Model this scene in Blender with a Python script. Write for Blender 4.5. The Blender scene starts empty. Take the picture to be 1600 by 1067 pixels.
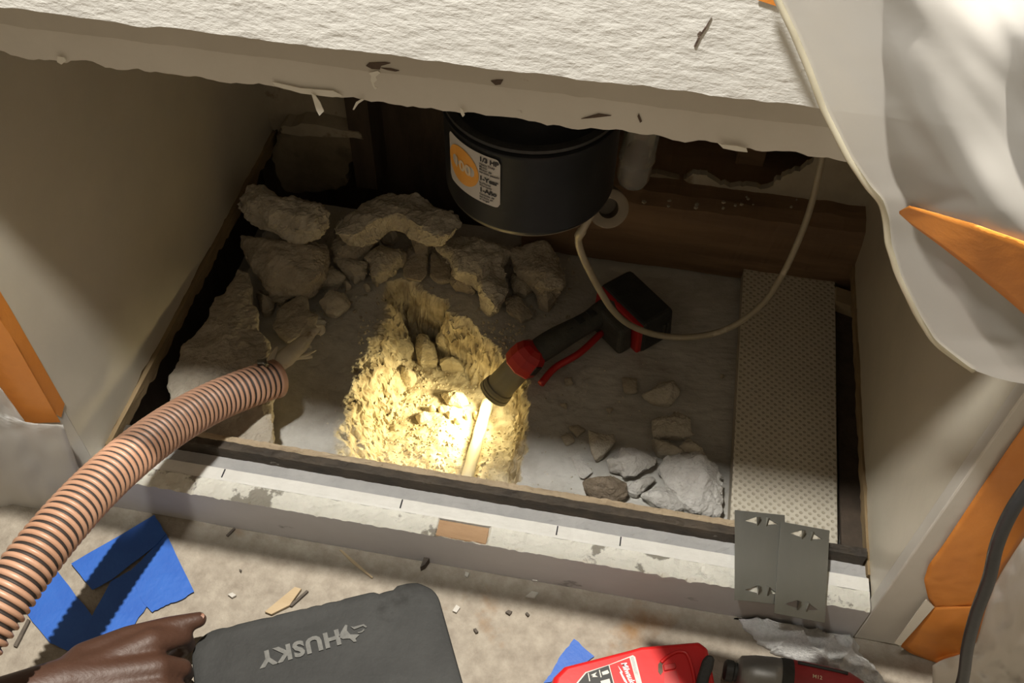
import bpy, bmesh, math, random
from mathutils import Vector, Matrix, noise

random.seed(7)
SC = bpy.context.scene
COL = SC.collection

# ------------------------------------------------------------------ camera
CAM = Vector((0.1228, -0.5799, 1.2))
RX = Vector((0.98331693, 0.14933696, -0.10385707))
RY = Vector((0.18127817, -0.75733107, 0.62736582))
RZ = Vector((0.01503472, -0.63572645, -0.77176799))
FPX = 1540.0
cd = bpy.data.cameras.new('camera')
cam = bpy.data.objects.new('camera', cd)
COL.objects.link(cam)
cd.sensor_width = 36.0
cd.lens = FPX / 1600 * 36.0
cd.clip_start = 0.02
right = Vector((RX[0], RY[0], RZ[0]))
down = Vector((RX[1], RY[1], RZ[1]))
fwd = Vector((RX[2], RY[2], RZ[2]))
m = Matrix((( right.x, -down.x, -fwd.x, CAM.x),
            ( right.y, -down.y, -fwd.y, CAM.y),
            ( right.z, -down.z, -fwd.z, CAM.z), (0, 0, 0, 1)))
cam.matrix_world = m
SC.camera = cam

# ------------------------------------------------------------------ world, lamps, exposure
W = bpy.data.worlds.new('world')
SC.world = W
W.use_nodes = True
bg = W.node_tree.nodes['Background']
bg.inputs[0].default_value = (1.0, 0.82, 0.58, 1)
bg.inputs[1].default_value = 0.24

def lamp(name, loc, target, size, power, color):
    d = bpy.data.lights.new(name, 'AREA')
    d.shape = 'DISK'
    d.size = size
    d.energy = power
    d.color = color
    o = bpy.data.objects.new(name, d)
    COL.objects.link(o)
    o.location = loc
    o.rotation_euler = (Vector(target) - Vector(loc)).to_track_quat('-Z', 'Y').to_euler()
    return o

# unseen front lamp, cone shaped to keep its light off the kitchen floor
sl_ = bpy.data.lights.new('unseen_front_light', 'SPOT')
sl_.energy = 125.0
sl_.color = (1.0, 0.97, 0.91)
sl_.spot_size = math.radians(170)
sl_.spot_blend = 0.02
sl_.shadow_soft_size = 0.05
slo = bpy.data.objects.new('unseen_front_light', sl_)
COL.objects.link(slo)
slo.location = (-0.22, -0.31, 1.85)
slo.rotation_euler = Vector((0.0, 0.9977, 0.068)).to_track_quat('-Z', 'Y').to_euler()
lamp('ceiling_light', (0.10, -0.022, 2.40), (0.0, -0.25, 0.0), 0.035, 100.0, (1.0, 0.94, 0.84))

SC.view_settings.view_transform = 'Standard'
SC.view_settings.look = 'None'
SC.view_settings.gamma = 1.0
SC.view_settings.exposure = 0.0
SC.view_settings.use_curve_mapping = False

# ------------------------------------------------------------------ helpers
def at(px, py, x=None, y=None, z=None):
    c = Vector(((px - 800) / FPX, (py - 533.5) / FPX, 1.0))
    r = Vector((RX.dot(c), RY.dot(c), RZ.dot(c)))
    if z is not None:
        t = (z - CAM.z) / r.z
    elif y is not None:
        t = (y - CAM.y) / r.y
    else:
        t = (x - CAM.x) / r.x
    return CAM + r * t

def crop(ox, oy, s, pts):
    return [(ox + a / s, oy + b / s) for a, b in pts]

def tag(o, label=None, cat=None, group=None, kind=None):
    if label: o['label'] = label
    if cat: o['category'] = cat
    if group: o['group'] = group
    if kind: o['kind'] = kind
    return o

def empty(name, loc, label=None, cat=None, group=None, kind=None):
    o = bpy.data.objects.new(name, None)
    o.empty_display_size = 0.02
    COL.objects.link(o)
    o.location = loc
    return tag(o, label, cat, group, kind)

def mesh(name, verts, faces, mats, parent=None, smooth=False, origin=None, mi=None, uvs=None):
    """verts in world space; the object's origin goes to the middle of its base"""
    vs = [Vector(v) for v in verts]
    if origin is None:
        lo = [min(v[i] for v in vs) for i in range(3)]
        hi = [max(v[i] for v in vs) for i in range(3)]
        origin = Vector(((lo[0] + hi[0]) / 2, (lo[1] + hi[1]) / 2, lo[2]))
    me = bpy.data.meshes.new(name)
    me.from_pydata([v - origin for v in vs], [], faces)
    if not isinstance(mats, (list, tuple)): mats = [mats]
    for a in mats: me.materials.append(a)
    if mi:
        for p, k in zip(me.polygons, mi): p.material_index = k
    if smooth:
        for p in me.polygons: p.use_smooth = True
    me.update()
    o = bpy.data.objects.new(name, me)
    COL.objects.link(o)
    if parent:
        o.parent = parent
        po = Vector(parent.location)
        if parent.parent: po += Vector(parent.parent.location)
        o.location = origin - po
    else:
        o.location = origin
    return o

def bevel(o, w=0.002, seg=2, angle=0.6):
    b = o.modifiers.new('bevel', 'BEVEL')
    b.width = w; b.segments = seg; b.limit_method = 'ANGLE'; b.angle_limit = angle
    return o

def box_vf(x0, x1, y0, y1, z0, z1):
    v = [(x0,y0,z0),(x1,y0,z0),(x1,y1,z0),(x0,y1,z0),(x0,y0,z1),(x1,y0,z1),(x1,y1,z1),(x0,y1,z1)]
    f = [(3,2,1,0),(4,5,6,7),(0,1,5,4),(1,2,6,5),(2,3,7,6),(3,0,4,7)]
    return v, f

def box(name, x0, x1, y0, y1, z0, z1, mat, parent=None, bv=0.0015):
    v, f = box_vf(x0, x1, y0, y1, z0, z1)
    o = mesh(name, v, f, mat, parent)
    if bv: bevel(o, bv)
    return o

def prism(name, pts, up, mat, parent=None, bv=0, smooth=False):
    """extrude a planar outline of world points by vector up"""
    up = Vector(up)
    n = len(pts)
    P = [Vector(p) for p in pts]
    nn = Vector((0, 0, 0))
    for i in range(n):
        nn += P[i].cross(P[(i + 1) % n])
    if nn.dot(up) < 0: P.reverse()
    v = P + [p + up for p in P]
    f = [tuple(range(n - 1, -1, -1)), tuple(range(n, 2 * n))]
    f += [(i, (i + 1) % n, n + (i + 1) % n, n + i) for i in range(n)]
    o = mesh(name, v, f, mat, parent, smooth)
    if bv: bevel(o, bv)
    return o

def frame_of(d):
    d = d.normalized()
    a = Vector((0, 0, 1)) if abs(d.z) < 0.9 else Vector((1, 0, 0))
    u = d.cross(a).normalized()
    return u, d.cross(u).normalized()

def spline(pts, n):
    P = [Vector(p) for p in pts]
    Q = [2 * P[0] - P[1]] + P + [2 * P[-1] - P[-2]]
    out = []
    segs = len(P) - 1
    for i in range(n + 1):
        s = i / n * segs
        k = min(int(s), segs - 1)
        t = s - k
        a, b, c, d = Q[k], Q[k + 1], Q[k + 2], Q[k + 3]
        out.append(0.5 * ((2 * b) + (c - a) * t + (2 * a - 5 * b + 4 * c - d) * t * t + (3 * b - a - 3 * c + d) * t ** 3))
    return out

def sweep_vf(path, rad, seg=14, cap=True):
    """path: points; rad: number or function(i)"""
    v, f = [], []
    n = len(path)
    u = None
    for i, p in enumerate(path):
        d = (path[min(i + 1, n - 1)] - path[max(i - 1, 0)]).normalized()
        if u is None: u, w = frame_of(d)
        u = (u - d * u.dot(d)).normalized()
        w = d.cross(u)
        r = rad(i) if callable(rad) else rad
        for k in range(seg):
            a = 2 * math.pi * k / seg
            v.append(p + (u * math.cos(a) + w * math.sin(a)) * r)
    for i in range(n - 1):
        for k in range(seg):
            a, b = i * seg + k, i * seg + (k + 1) % seg
            f.append((a, b, b + seg, a + seg))
    if cap:
        f.append(tuple(range(seg - 1, -1, -1)))
        f.append(tuple((n - 1) * seg + k for k in range(seg)))
    return v, f

def tube(name, pts, rad, mat, parent=None, n=60, seg=14):
    v, f = sweep_vf(spline(pts, n), rad, seg)
    return mesh(name, v, f, mat, parent, smooth=True)

def lathe(name, base, axis, prof, mat, parent=None, seg=48, smooth=True, mi=None):
    """prof: list of (distance along axis, radius)"""
    axis = Vector(axis).normalized()
    u, w = frame_of(axis)
    base = Vector(base)
    v, f, ids = [], [], []
    for h, r in prof:
        for k in range(seg):
            a = 2 * math.pi * k / seg
            v.append(base + axis * h + (u * math.cos(a) + w * math.sin(a)) * max(r, 1e-5))
    for i in range(len(prof) - 1):
        for k in range(seg):
            a, b = i * seg + k, i * seg + (k + 1) % seg
            f.append((a, b, b + seg, a + seg))
            if mi: ids.append(mi[i])
    o = mesh(name, v, f, mat, parent, smooth, mi=ids or None)
    if smooth:
        e = o.modifiers.new('edges', 'EDGE_SPLIT'); e.split_angle = 0.7
    return o

def fbm(x, y, z=0.0, s=1.0, oc=4):
    return noise.fractal(Vector((x * s, y * s, z * s)), 1.0, 2.0, oc)

# ------------------------------------------------------------------ materials
def mat(name, c1, c2=None, rough=0.7, scale=20, bump=0.0, bscale=None, metal=0.0, c3=None, s3=6, t3=(0.55, 0.62), detail=6, spec=0.5, coat=0.0, dist=0.003, stretch=(1, 1, 1), rmix=None):
    M = bpy.data.materials.new(name)
    M.use_nodes = True
    nt = M.node_tree
    N, L = nt.nodes, nt.links
    b = N['Principled BSDF']
    b.inputs['Roughness'].default_value = rough
    b.inputs['Metallic'].default_value = metal
    b.inputs['Specular IOR Level'].default_value = spec
    b.inputs['Coat Weight'].default_value = coat
    b.inputs['Base Color'].default_value = (*c1, 1)
    tc = N.new('ShaderNodeTexCoord')
    mp = N.new('ShaderNodeMapping')
    mp.inputs['Scale'].default_value = stretch
    L.new(tc.outputs['Object'], mp.inputs['Vector'])
    last = None
    if c2:
        n = N.new('ShaderNodeTexNoise')
        n.inputs['Scale'].default_value = scale
        n.inputs['Detail'].default_value = detail
        n.inputs['Roughness'].default_value = 0.65
        L.new(mp.outputs[0], n.inputs['Vector'])
        r = N.new('ShaderNodeValToRGB')
        r.color_ramp.elements[0].position = 0.32
        r.color_ramp.elements[1].position = 0.68
        r.color_ramp.elements[0].color = (*c1, 1)
        r.color_ramp.elements[1].color = (*c2, 1)
        L.new(n.outputs['Fac'], r.inputs['Fac'])
        last = r.outputs['Color']
    if c3:
        n3 = N.new('ShaderNodeTexNoise')
        n3.inputs['Scale'].default_value = s3
        n3.inputs['Detail'].default_value = 8
        n3.inputs['Roughness'].default_value = 0.6
        L.new(mp.outputs[0], n3.inputs['Vector'])
        r3 = N.new('ShaderNodeValToRGB')
        r3.color_ramp.elements[0].position = t3[0]
        r3.color_ramp.elements[1].position = t3[1]
        L.new(n3.outputs['Fac'], r3.inputs['Fac'])
        mx = N.new('ShaderNodeMix'); mx.data_type = 'RGBA'
        L.new(r3.outputs['Color'], mx.inputs['Factor'])
        if last: L.new(last, mx.inputs[6])
        else: mx.inputs[6].default_value = (*c1, 1)
        mx.inputs[7].default_value = (*c3, 1)
        last = mx.outputs[2]
    if last: L.new(last, b.inputs['Base Color'])
    if bump:
        nb = N.new('ShaderNodeTexNoise')
        nb.inputs['Scale'].default_value = bscale or scale * 3
        nb.inputs['Detail'].default_value = 6
        nb.inputs['Roughness'].default_value = 0.6
        L.new(mp.outputs[0], nb.inputs['Vector'])
        bp = N.new('ShaderNodeBump')
        bp.inputs['Strength'].default_value = bump
        bp.inputs['Distance'].default_value = dist
        L.new(nb.outputs['Fac'], bp.inputs['Height'])
        L.new(bp.outputs[0], b.inputs['Normal'])
    return M

M = {}
M['floor'] = mat('kitchen_concrete', (0.245, 0.212, 0.172), (0.37, 0.332, 0.275), 0.85, 45, 0.9, 150, c3=(0.24, 0.14, 0.065), s3=7, t3=(0.60, 0.74), spec=0.25)
M['concrete'] = mat('dusty_concrete', (0.36, 0.335, 0.29), (0.46, 0.43, 0.38), 0.95, 30, 0.5, 180, c3=(0.27, 0.245, 0.205), s3=9, t3=(0.5, 0.7), spec=0.2)
M['rubble'] = mat('rubble_concrete', (0.42, 0.38, 0.305), (0.58, 0.535, 0.45), 0.95, 40, 0.9, 120, c3=(0.56, 0.53, 0.47), s3=14, t3=(0.58, 0.7), spec=0.2)
M['rubble_pale'] = mat('rubble_pale_dust', (0.44, 0.42, 0.385), (0.58, 0.56, 0.52), 0.95, 50, 0.9, 130, c3=(0.34, 0.32, 0.285), s3=22, t3=(0.58, 0.72), spec=0.2)
M['rubble_brown'] = mat('rubble_brown_dust', (0.36, 0.315, 0.245), (0.48, 0.43, 0.35), 0.95, 40, 0.9, 140, spec=0.2)
M['clod'] = mat('earth_clod', (0.17, 0.135, 0.095), (0.27, 0.22, 0.165), 1.0, 60, 1.0, 160, spec=0.1)
M['sandstone'] = mat('trench_stone', (0.52, 0.46, 0.33), (0.68, 0.62, 0.47), 0.95, 45, 0.9, 130, c3=(0.36, 0.30, 0.20), s3=20, t3=(0.58, 0.72), spec=0.2)
M['paint_tex'] = mat('rolled_white_paint', (0.68, 0.665, 0.62), (0.73, 0.715, 0.665), 0.42, 30, 0.42, 60, dist=0.004, stretch=(1, 1, 2.0))
M['paint_dull'] = mat('dull_white_paint', (0.64, 0.60, 0.53), (0.70, 0.66, 0.59), 0.5, 12, 0.15, 60, c3=(0.36, 0.30, 0.23), s3=26, t3=(0.70, 0.74))
M['paint_bead'] = mat('shaded_bead_paint', (0.50, 0.455, 0.385), (0.56, 0.515, 0.44), 0.5, 12, 0.15, 60, c3=(0.34, 0.28, 0.21), s3=26, t3=(0.70, 0.74))  # darker copy of the dull paint; the bead's shade is in the colour
M['panel'] = mat('cream_gloss_paint', (0.58, 0.535, 0.435), (0.64, 0.59, 0.48), 0.27, 7, 0.12, 30, c3=(0.30, 0.25, 0.17), s3=30, t3=(0.73, 0.77))
M['stile'] = mat('grey_white_paint', (0.56, 0.53, 0.47), (0.61, 0.58, 0.52), 0.4, 9, 0.15, 40)
M['sill_top'] = mat('chipped_white_filler', (0.74, 0.72, 0.63), (0.83, 0.81, 0.72), 0.8, 40, 0.7, 120, c3=(0.30, 0.275, 0.225), s3=20, t3=(0.565, 0.60))
M['sill_strip'] = mat('white_paint_strip', (0.72, 0.70, 0.64), (0.80, 0.78, 0.72), 0.6, 30, 0.2, 90, c3=(0.42, 0.39, 0.34), s3=34, t3=(0.68, 0.72))
M['sill_face'] = mat('grey_lavender_face', (0.47, 0.455, 0.455), (0.53, 0.515, 0.515), 0.55, 14, 0.2, 50, c3=(0.28, 0.27, 0.26), s3=18, t3=(0.66, 0.70), stretch=(0.6, 1, 1))  # rail's front face coloured greyer and darker than its white top
M['ledge'] = mat('grey_dusty_ledge', (0.35, 0.345, 0.335), (0.42, 0.41, 0.395), 0.8, 25, 0.3, 90)
M['tar'] = mat('black_tar_wood', (0.030, 0.024, 0.018), (0.085, 0.065, 0.045), 0.75, 40, 0.8, 120, c3=(0.40, 0.37, 0.33), s3=55, t3=(0.66, 0.72), stretch=(0.5, 1, 1))
M['lath'] = mat('tan_split_wood', (0.32, 0.24, 0.15), (0.50, 0.40, 0.27), 0.85, 30, 0.8, 80, c3=(0.16, 0.11, 0.07), s3=22, t3=(0.58, 0.68), stretch=(0.2, 1, 1))
M['wood_inset'] = mat('bare_orange_wood', (0.42, 0.25, 0.13), (0.58, 0.38, 0.22), 0.8, 30, 0.7, 60, c3=(0.26, 0.14, 0.07), s3=18, t3=(0.55, 0.68), stretch=(0.3, 1.4, 1))
M['beam'] = mat('old_brown_timber', (0.145, 0.085, 0.045), (0.25, 0.155, 0.085), 0.75, 14, 0.5, 40, c3=(0.07, 0.042, 0.024), s3=10, t3=(0.52, 0.7), stretch=(0.15, 1, 1.4))
M['dark_wood'] = mat('dark_timber', (0.055, 0.040, 0.028), (0.11, 0.08, 0.055), 0.85, 20, 0.5, 60, stretch=(1, 1, 0.3))
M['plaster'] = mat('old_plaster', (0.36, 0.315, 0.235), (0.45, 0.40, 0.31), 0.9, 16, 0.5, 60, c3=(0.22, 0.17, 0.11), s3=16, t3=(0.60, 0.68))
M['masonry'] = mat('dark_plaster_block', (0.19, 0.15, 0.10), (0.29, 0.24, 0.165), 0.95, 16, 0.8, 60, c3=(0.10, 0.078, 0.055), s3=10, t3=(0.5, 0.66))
M['plywood'] = mat('ragged_plywood', (0.20, 0.135, 0.065), (0.34, 0.245, 0.13), 0.9, 40, 0.9, 110, stretch=(1, 0.3, 1))
M['black_metal'] = mat('black_enamel', (0.010, 0.0105, 0.0115), (0.015, 0.0155, 0.0165), 0.38, 20, 0.04, 60, c3=(0.05, 0.05, 0.048), s3=150, t3=(0.72, 0.78), spec=0.12)
M['black_rubber'] = mat('black_rubber', (0.016, 0.016, 0.015), (0.035, 0.034, 0.031), 0.6, 60, 0.3, 200)
M['white_label'] = mat('white_sticker', (0.56, 0.53, 0.48), None, 0.5)
M['orange_label'] = mat('orange_print', (0.83, 0.36, 0.04), (0.88, 0.42, 0.07), 0.5, 20)
M['ink'] = mat('black_ink', (0.02, 0.02, 0.02), None, 0.6)
M['pale_ink'] = mat('pale_print', (0.75, 0.62, 0.42), None, 0.6)
M['cord'] = mat('grey_beige_cord', (0.30, 0.26, 0.18), (0.37, 0.32, 0.23), 0.35, 20, 0.1, 60, c3=(0.58, 0.52, 0.40), s3=24, t3=(0.62, 0.7))
M['grey_plastic'] = mat('brown_grey_plastic', (0.16, 0.13, 0.085), (0.21, 0.17, 0.115), 0.4, 20, 0.1, 60)
M['hose_rib'] = mat('peach_hose_rib', (0.38, 0.205, 0.125), (0.46, 0.27, 0.18), 0.42, 18, 0.05, 60, c3=(0.29, 0.175, 0.11), s3=20, t3=(0.66, 0.74))
M['hose_groove'] = mat('dark_hose_groove', (0.035, 0.026, 0.022), None, 0.6)
M['rag'] = mat('cream_torn_sleeve', (0.60, 0.54, 0.41), (0.70, 0.63, 0.50), 0.75, 30, 0.4, 90, c3=(0.28, 0.19, 0.10), s3=30, t3=(0.60, 0.7))
M['steel'] = mat('galvanised_steel', (0.24, 0.235, 0.205), (0.29, 0.285, 0.25), 0.36, 10, 0.06, 90, metal=1.0, stretch=(1, 0.2, 1))
M['tool_red'] = mat('red_tool_plastic', (0.40, 0.016, 0.016), (0.46, 0.022, 0.020), 0.36, 20, 0.04, 80, c3=(0.34, 0.05, 0.045), s3=26, t3=(0.64, 0.74))
M['charger_red'] = mat('bright_red_plastic', (0.56, 0.012, 0.014), (0.60, 0.018, 0.018), 0.30, 14, 0.03, 70)
M['driver_red'] = mat('worn_dark_red_plastic', (0.27, 0.018, 0.022), (0.33, 0.028, 0.032), 0.45, 30, 0.1, 90, c3=(0.34, 0.22, 0.18), s3=40, t3=(0.68, 0.76))
M['tool_black'] = mat('black_tool_rubber', (0.018, 0.019, 0.019), (0.035, 0.036, 0.034), 0.55, 40, 0.25, 160)
M['dusty_black'] = mat('dusty_black_rubber', (0.040, 0.041, 0.036), (0.075, 0.072, 0.060), 0.7, 40, 0.25, 160)
M['cast_grey'] = mat('grey_cast_metal', (0.23, 0.23, 0.225), (0.30, 0.30, 0.29), 0.42, 24, 0.1, 90, metal=0.7, c3=(0.40, 0.39, 0.36), s3=40, t3=(0.66, 0.74))
M['lens_barrel'] = mat('olive_grey_barrel', (0.21, 0.20, 0.155), (0.26, 0.245, 0.19), 0.4, 20, 0.05, 80)
M['pad'] = mat('black_foam', (0.017, 0.0175, 0.017), (0.032, 0.033, 0.032), 0.72, 12, 0.25, 140, c3=(0.010, 0.010, 0.009), s3=5, t3=(0.55, 0.60))
M['pad_print'] = mat('grey_raised_print', (0.10, 0.10, 0.095), (0.16, 0.16, 0.15), 0.7, 120, 0.2, 200)
M['blue_tape'] = mat('blue_masking_tape', (0.014, 0.088, 0.40), (0.022, 0.115, 0.46), 0.55, 20, 0.25, 90, c3=(0.16, 0.24, 0.46), s3=22, t3=(0.66, 0.80))
M['orange_tape'] = mat('orange_masking_tape', (0.68, 0.235, 0.035), (0.75, 0.28, 0.05), 0.5, 14, 0.25, 60)
M['towel'] = mat('white_terry_cloth', (0.50, 0.505, 0.50), (0.64, 0.64, 0.63), 0.95, 200, 0.8, 330, spec=0.1)
M['skin'] = mat('brown_skin', (0.056, 0.025, 0.015), (0.072, 0.033, 0.020), 0.5, 14, 0.25, 140)
M['cable'] = mat('black_cable', (0.016, 0.019, 0.023), (0.028, 0.031, 0.035), 0.45, 30, 0.1, 80)
M['paint_flake'] = mat('paint_flake', (0.80, 0.77, 0.68), None, 0.6)
M['hole'] = mat('bare_brown_gouge', (0.085, 0.055, 0.038), (0.14, 0.10, 0.075), 0.9, 60, 0.8, 160)
M['chip_wood'] = mat('wood_chip', (0.36, 0.27, 0.16), (0.46, 0.36, 0.23), 0.85, 30, 0.4, 90, stretch=(0.3, 1, 1))
M['chip_dark'] = mat('dark_debris', (0.06, 0.05, 0.042), (0.12, 0.10, 0.08), 0.9, 60)
M['pipe'] = mat('pale_pipe', (0.60, 0.55, 0.40), (0.68, 0.62, 0.47), 0.45, 16, 0.15, 70, c3=(0.62, 0.36, 0.20), s3=14, t3=(0.60, 0.72), stretch=(1, 0.35, 1))
M['steel_sink'] = mat('stainless_sink', (0.5, 0.5, 0.5), None, 0.35, metal=1.0)
M['counter'] = mat('grey_counter', (0.42, 0.40, 0.37), (0.50, 0.48, 0.44), 0.5, 40)

def tile_mat():
    Mt = mat('dimpled_tile', (0.56, 0.51, 0.41), (0.64, 0.59, 0.48), 0.75, 8, spec=0.3)
    nt = Mt.node_tree; N, L = nt.nodes, nt.links
    b = N['Principled BSDF']
    tc = N.new('ShaderNodeTexCoord')
    mp = N.new('ShaderNodeMapping')
    mp.inputs['Scale'].default_value = (120, 120, 0)
    mp.inputs['Rotation'].default_value = (0, 0, 0.78)
    L.new(tc.outputs['Object'], mp.inputs[0])
    vo = N.new('ShaderNodeTexVoronoi')
    vo.inputs['Scale'].default_value = 1.0
    vo.inputs['Randomness'].default_value = 0.12
    vo.voronoi_dimensions = '2D'
    L.new(mp.outputs[0], vo.inputs['Vector'])
    r = N.new('ShaderNodeValToRGB')
    r.color_ramp.elements[0].position = 0.18; r.color_ramp.elements[1].position = 0.34
    L.new(vo.outputs['Distance'], r.inputs[0])
    bp = N.new('ShaderNodeBump'); bp.inputs['Strength'].default_value = 0.6; bp.inputs['Distance'].default_value = 0.0016
    L.new(r.outputs[0], bp.inputs['Height'])
    L.new(bp.outputs[0], b.inputs['Normal'])
    mx = N.new('ShaderNodeMix'); mx.data_type = 'RGBA'
    old = b.inputs['Base Color'].links[0].from_socket
    L.new(r.outputs[0], mx.inputs['Factor'])
    mx.inputs[6].default_value = (0.43, 0.38, 0.29, 1)
    L.new(old, mx.inputs[7])
    L.new(mx.outputs[2], b.inputs['Base Color'])
    return Mt
M['tile'] = tile_mat()
M['tile_edge'] = mat('tile_edge', (0.42, 0.37, 0.28), (0.50, 0.45, 0.35), 0.85, 30, 0.3, 90)

def slab_mat():
    """dusty slab on top, pale broken aggregate and sand below the slab's surface"""
    Ms = mat('slab_dust', (0.44, 0.425, 0.385), (0.53, 0.515, 0.475), 0.95, 18, 0.35, 170, c3=(0.30, 0.27, 0.225), s3=8, t3=(0.5, 0.75), spec=0.2)
    nt = Ms.node_tree; N, L = nt.nodes, nt.links
    b = N['Principled BSDF']
    old = b.inputs['Base Color'].links[0].from_socket
    at_ = N.new('ShaderNodeAttribute'); at_.attribute_name = 'broken'
    tc = N.new('ShaderNodeTexCoord')
    n = N.new('ShaderNodeTexNoise'); n.inputs['Scale'].default_value = 55; n.inputs['Detail'].default_value = 8
    L.new(tc.outputs['Object'], n.inputs['Vector'])
    r = N.new('ShaderNodeValToRGB')
    r.color_ramp.elements[0].position = 0.35; r.color_ramp.elements[0].color = (0.36, 0.30, 0.20, 1)
    r.color_ramp.elements[1].position = 0.62; r.color_ramp.elements[1].color = (0.66, 0.60, 0.45, 1)
    L.new(n.outputs['Fac'], r.inputs[0])
    mx = N.new('ShaderNodeMix'); mx.data_type = 'RGBA'
    L.new(at_.outputs['Fac'], mx.inputs['Factor'])
    L.new(old, mx.inputs[6]); L.new(r.outputs[0], mx.inputs[7])
    L.new(mx.outputs[2], b.inputs['Base Color'])
    return Ms
M['slab'] = slab_mat()

def film(name, col, alpha_t):
    Mf = bpy.data.materials.new(name); Mf.use_nodes = True
    nt = Mf.node_tree; N, L = nt.nodes, nt.links
    b = N['Principled BSDF']
    b.inputs['Base Color'].default_value = (*col, 1)
    b.inputs['Roughness'].default_value = 0.4
    b.inputs['Specular IOR Level'].default_value = 0.3
    tr = N.new('ShaderNodeBsdfTranslucent'); tr.inputs[0].default_value = (*col, 1)
    tp = N.new('ShaderNodeBsdfTransparent')
    m1 = N.new('ShaderNodeMixShader'); m1.inputs[0].default_value = 0.35
    m2 = N.new('ShaderNodeMixShader'); m2.inputs[0].default_value = alpha_t
    L.new(b.outputs[0], m1.inputs[1]); L.new(tr.outputs[0], m1.inputs[2])
    L.new(m1.outputs[0], m2.inputs[1]); L.new(tp.outputs[0], m2.inputs[2])
    L.new(m2.outputs[0], N['Material Output'].inputs[0])
    tc = N.new('ShaderNodeTexCoord')
    nb = N.new('ShaderNodeTexNoise'); nb.inputs['Scale'].default_value = 22; nb.inputs['Detail'].default_value = 4
    L.new(tc.outputs['Object'], nb.inputs['Vector'])
    bp = N.new('ShaderNodeBump'); bp.inputs['Strength'].default_value = 0.12; bp.inputs['Distance'].default_value = 0.002
    L.new(nb.outputs[0], bp.inputs['Height']); L.new(bp.outputs[0], b.inputs['Normal'])
    return Mf
M['film'] = film('milky_plastic_film', (0.46, 0.445, 0.42), 0.06)
M['hem'] = mat('lit_film_edge', (0.62, 0.57, 0.42), (0.70, 0.65, 0.50), 0.25, 30)  # brighter yellowish colour stands for light caught along the hem
M['film_low'] = film('crinkled_plastic_film', (0.78, 0.76, 0.72), 0.10)

def clear_mat():
    Mc = bpy.data.materials.new('clear_plastic'); Mc.use_nodes = True
    b = Mc.node_tree.nodes['Principled BSDF']
    b.inputs['Base Color'].default_value = (0.86, 0.85, 0.80, 1)
    b.inputs['Roughness'].default_value = 0.08
    b.inputs['Transmission Weight'].default_value = 0.92
    b.inputs['IOR'].default_value = 1.2
    return Mc
M['clear'] = clear_mat()

def glow(name, col, s):
    Mg = bpy.data.materials.new(name); Mg.use_nodes = True
    b = Mg.node_tree.nodes['Principled BSDF']
    b.inputs['Base Color'].default_value = (*col, 1)
    b.inputs['Emission Color'].default_value = (*col, 1)
    b.inputs['Emission Strength'].default_value = s
    return Mg
M['lens'] = glow('lit_lens', (1.0, 0.84, 0.46), 38)

# ------------------------------------------------------------------ slab with the broken-out trench
TR = [(505,790),(527,705),(532,645),(548,590),(572,545),(596,492),(604,447),(628,433),(664,450),(700,472),(735,503),(768,535),(800,560),(835,580),(830,625),(826,680),(818,728),(790,800)]
TRW = [at(a, b, z=0).xy for a, b in TR]

def sdist(x, y):
    d = 1e9; ins = False
    n = len(TRW)
    j = n - 1
    for i in range(n):
        ax, ay = TRW[j]; bx, by = TRW[i]
        ex, ey = bx - ax, by - ay
        t = max(0, min(1, ((x - ax) * ex + (y - ay) * ey) / (ex * ex + ey * ey)))
        dx, dy = x - ax - ex * t, y - ay - ey * t
        d = min(d, dx * dx + dy * dy)
        if (ay > y) != (by > y) and x < ex * (y - ay) / (by - ay) + ax: ins = not ins
        j = i
    d = math.sqrt(d)
    return d if ins else -d

def ss(a, b, x):
    t = max(0, min(1, (x - a) / (b - a)))
    return t * t * (3 - 2 * t)

TD = 0.105
def slab_z(x, y):
    base = 0.0035 * fbm(x, y, 3.1, 9) + 0.0012 * fbm(x, y, 1.1, 70, 3)
    if -0.42 < x < 0.10 and y < 0.60:
        s = sdist(x, y)
        if s > -0.05:
            s += 0.010 * fbm(x, y, 0.7, 38, 4) + 0.004 * fbm(x, y, 2.7, 130, 3)
            left = ss(-0.10, -0.26, x) if y < 0.44 else 0.0
            w = 0.026 + 0.034 * left
            k = ss(0.0, w, s)
            mid = math.sin(math.pi * min(1, max(0, s / (w * 1.2)))) if s > 0 else 0
            z = base - TD * k
            z += mid * (0.016 * fbm(x, y, 5.5, 55, 4) + 0.006 * fbm(x, y, 8.5, 160, 3))
            z += k * (0.006 * fbm(x, y, 9.1, 16, 3) + 0.0014 * fbm(x, y, 4.1, 110, 3))
            return z, ss(-0.006, 0.010, s)
    if y > 0.60 or x < -0.48:
        e = max(y - 0.640, -0.505 - x) + 0.012 * fbm(x, y, 6.6, 16, 4)
        base -= 0.14 * ss(0.0, 0.02, e)
    return base, 0.0

def lines(a, b, segs):
    out = [a]
    for e, st in segs:
        n = max(1, round((e - out[-1]) / st))
        s = out[-1]
        out += [s + (e - s) * (i + 1) / n for i in range(n)]
    return out
XS = lines(-0.68, 0.60, [(-0.40, .014), (0.09, .0022), (0.60, .012)])
YS = lines(0.045, 0.78, [(0.53, .0022), (0.78, .010)])
vs, fs, br = [], [], []
for y in YS:
    for x in XS:
        z, k = slab_z(x, y)
        jx = jy = 0.0
        if k > 0.02:
            g = 1.0 if -0.088 < z < -0.004 else 0.15
            jx = k * g * (0.006 * fbm(x, y, z + 3, 48, 4)); jy = k * g * (0.006 * fbm(x, y, z + 8, 48, 4))
        vs.append((x + jx, y + jy, z)); br.append(k)
nx = len(XS)
for j in range(len(YS) - 1):
    for i in range(nx - 1):
        a = j * nx + i
        fs.append((a, a + 1, a + nx + 1, a + nx))
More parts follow.
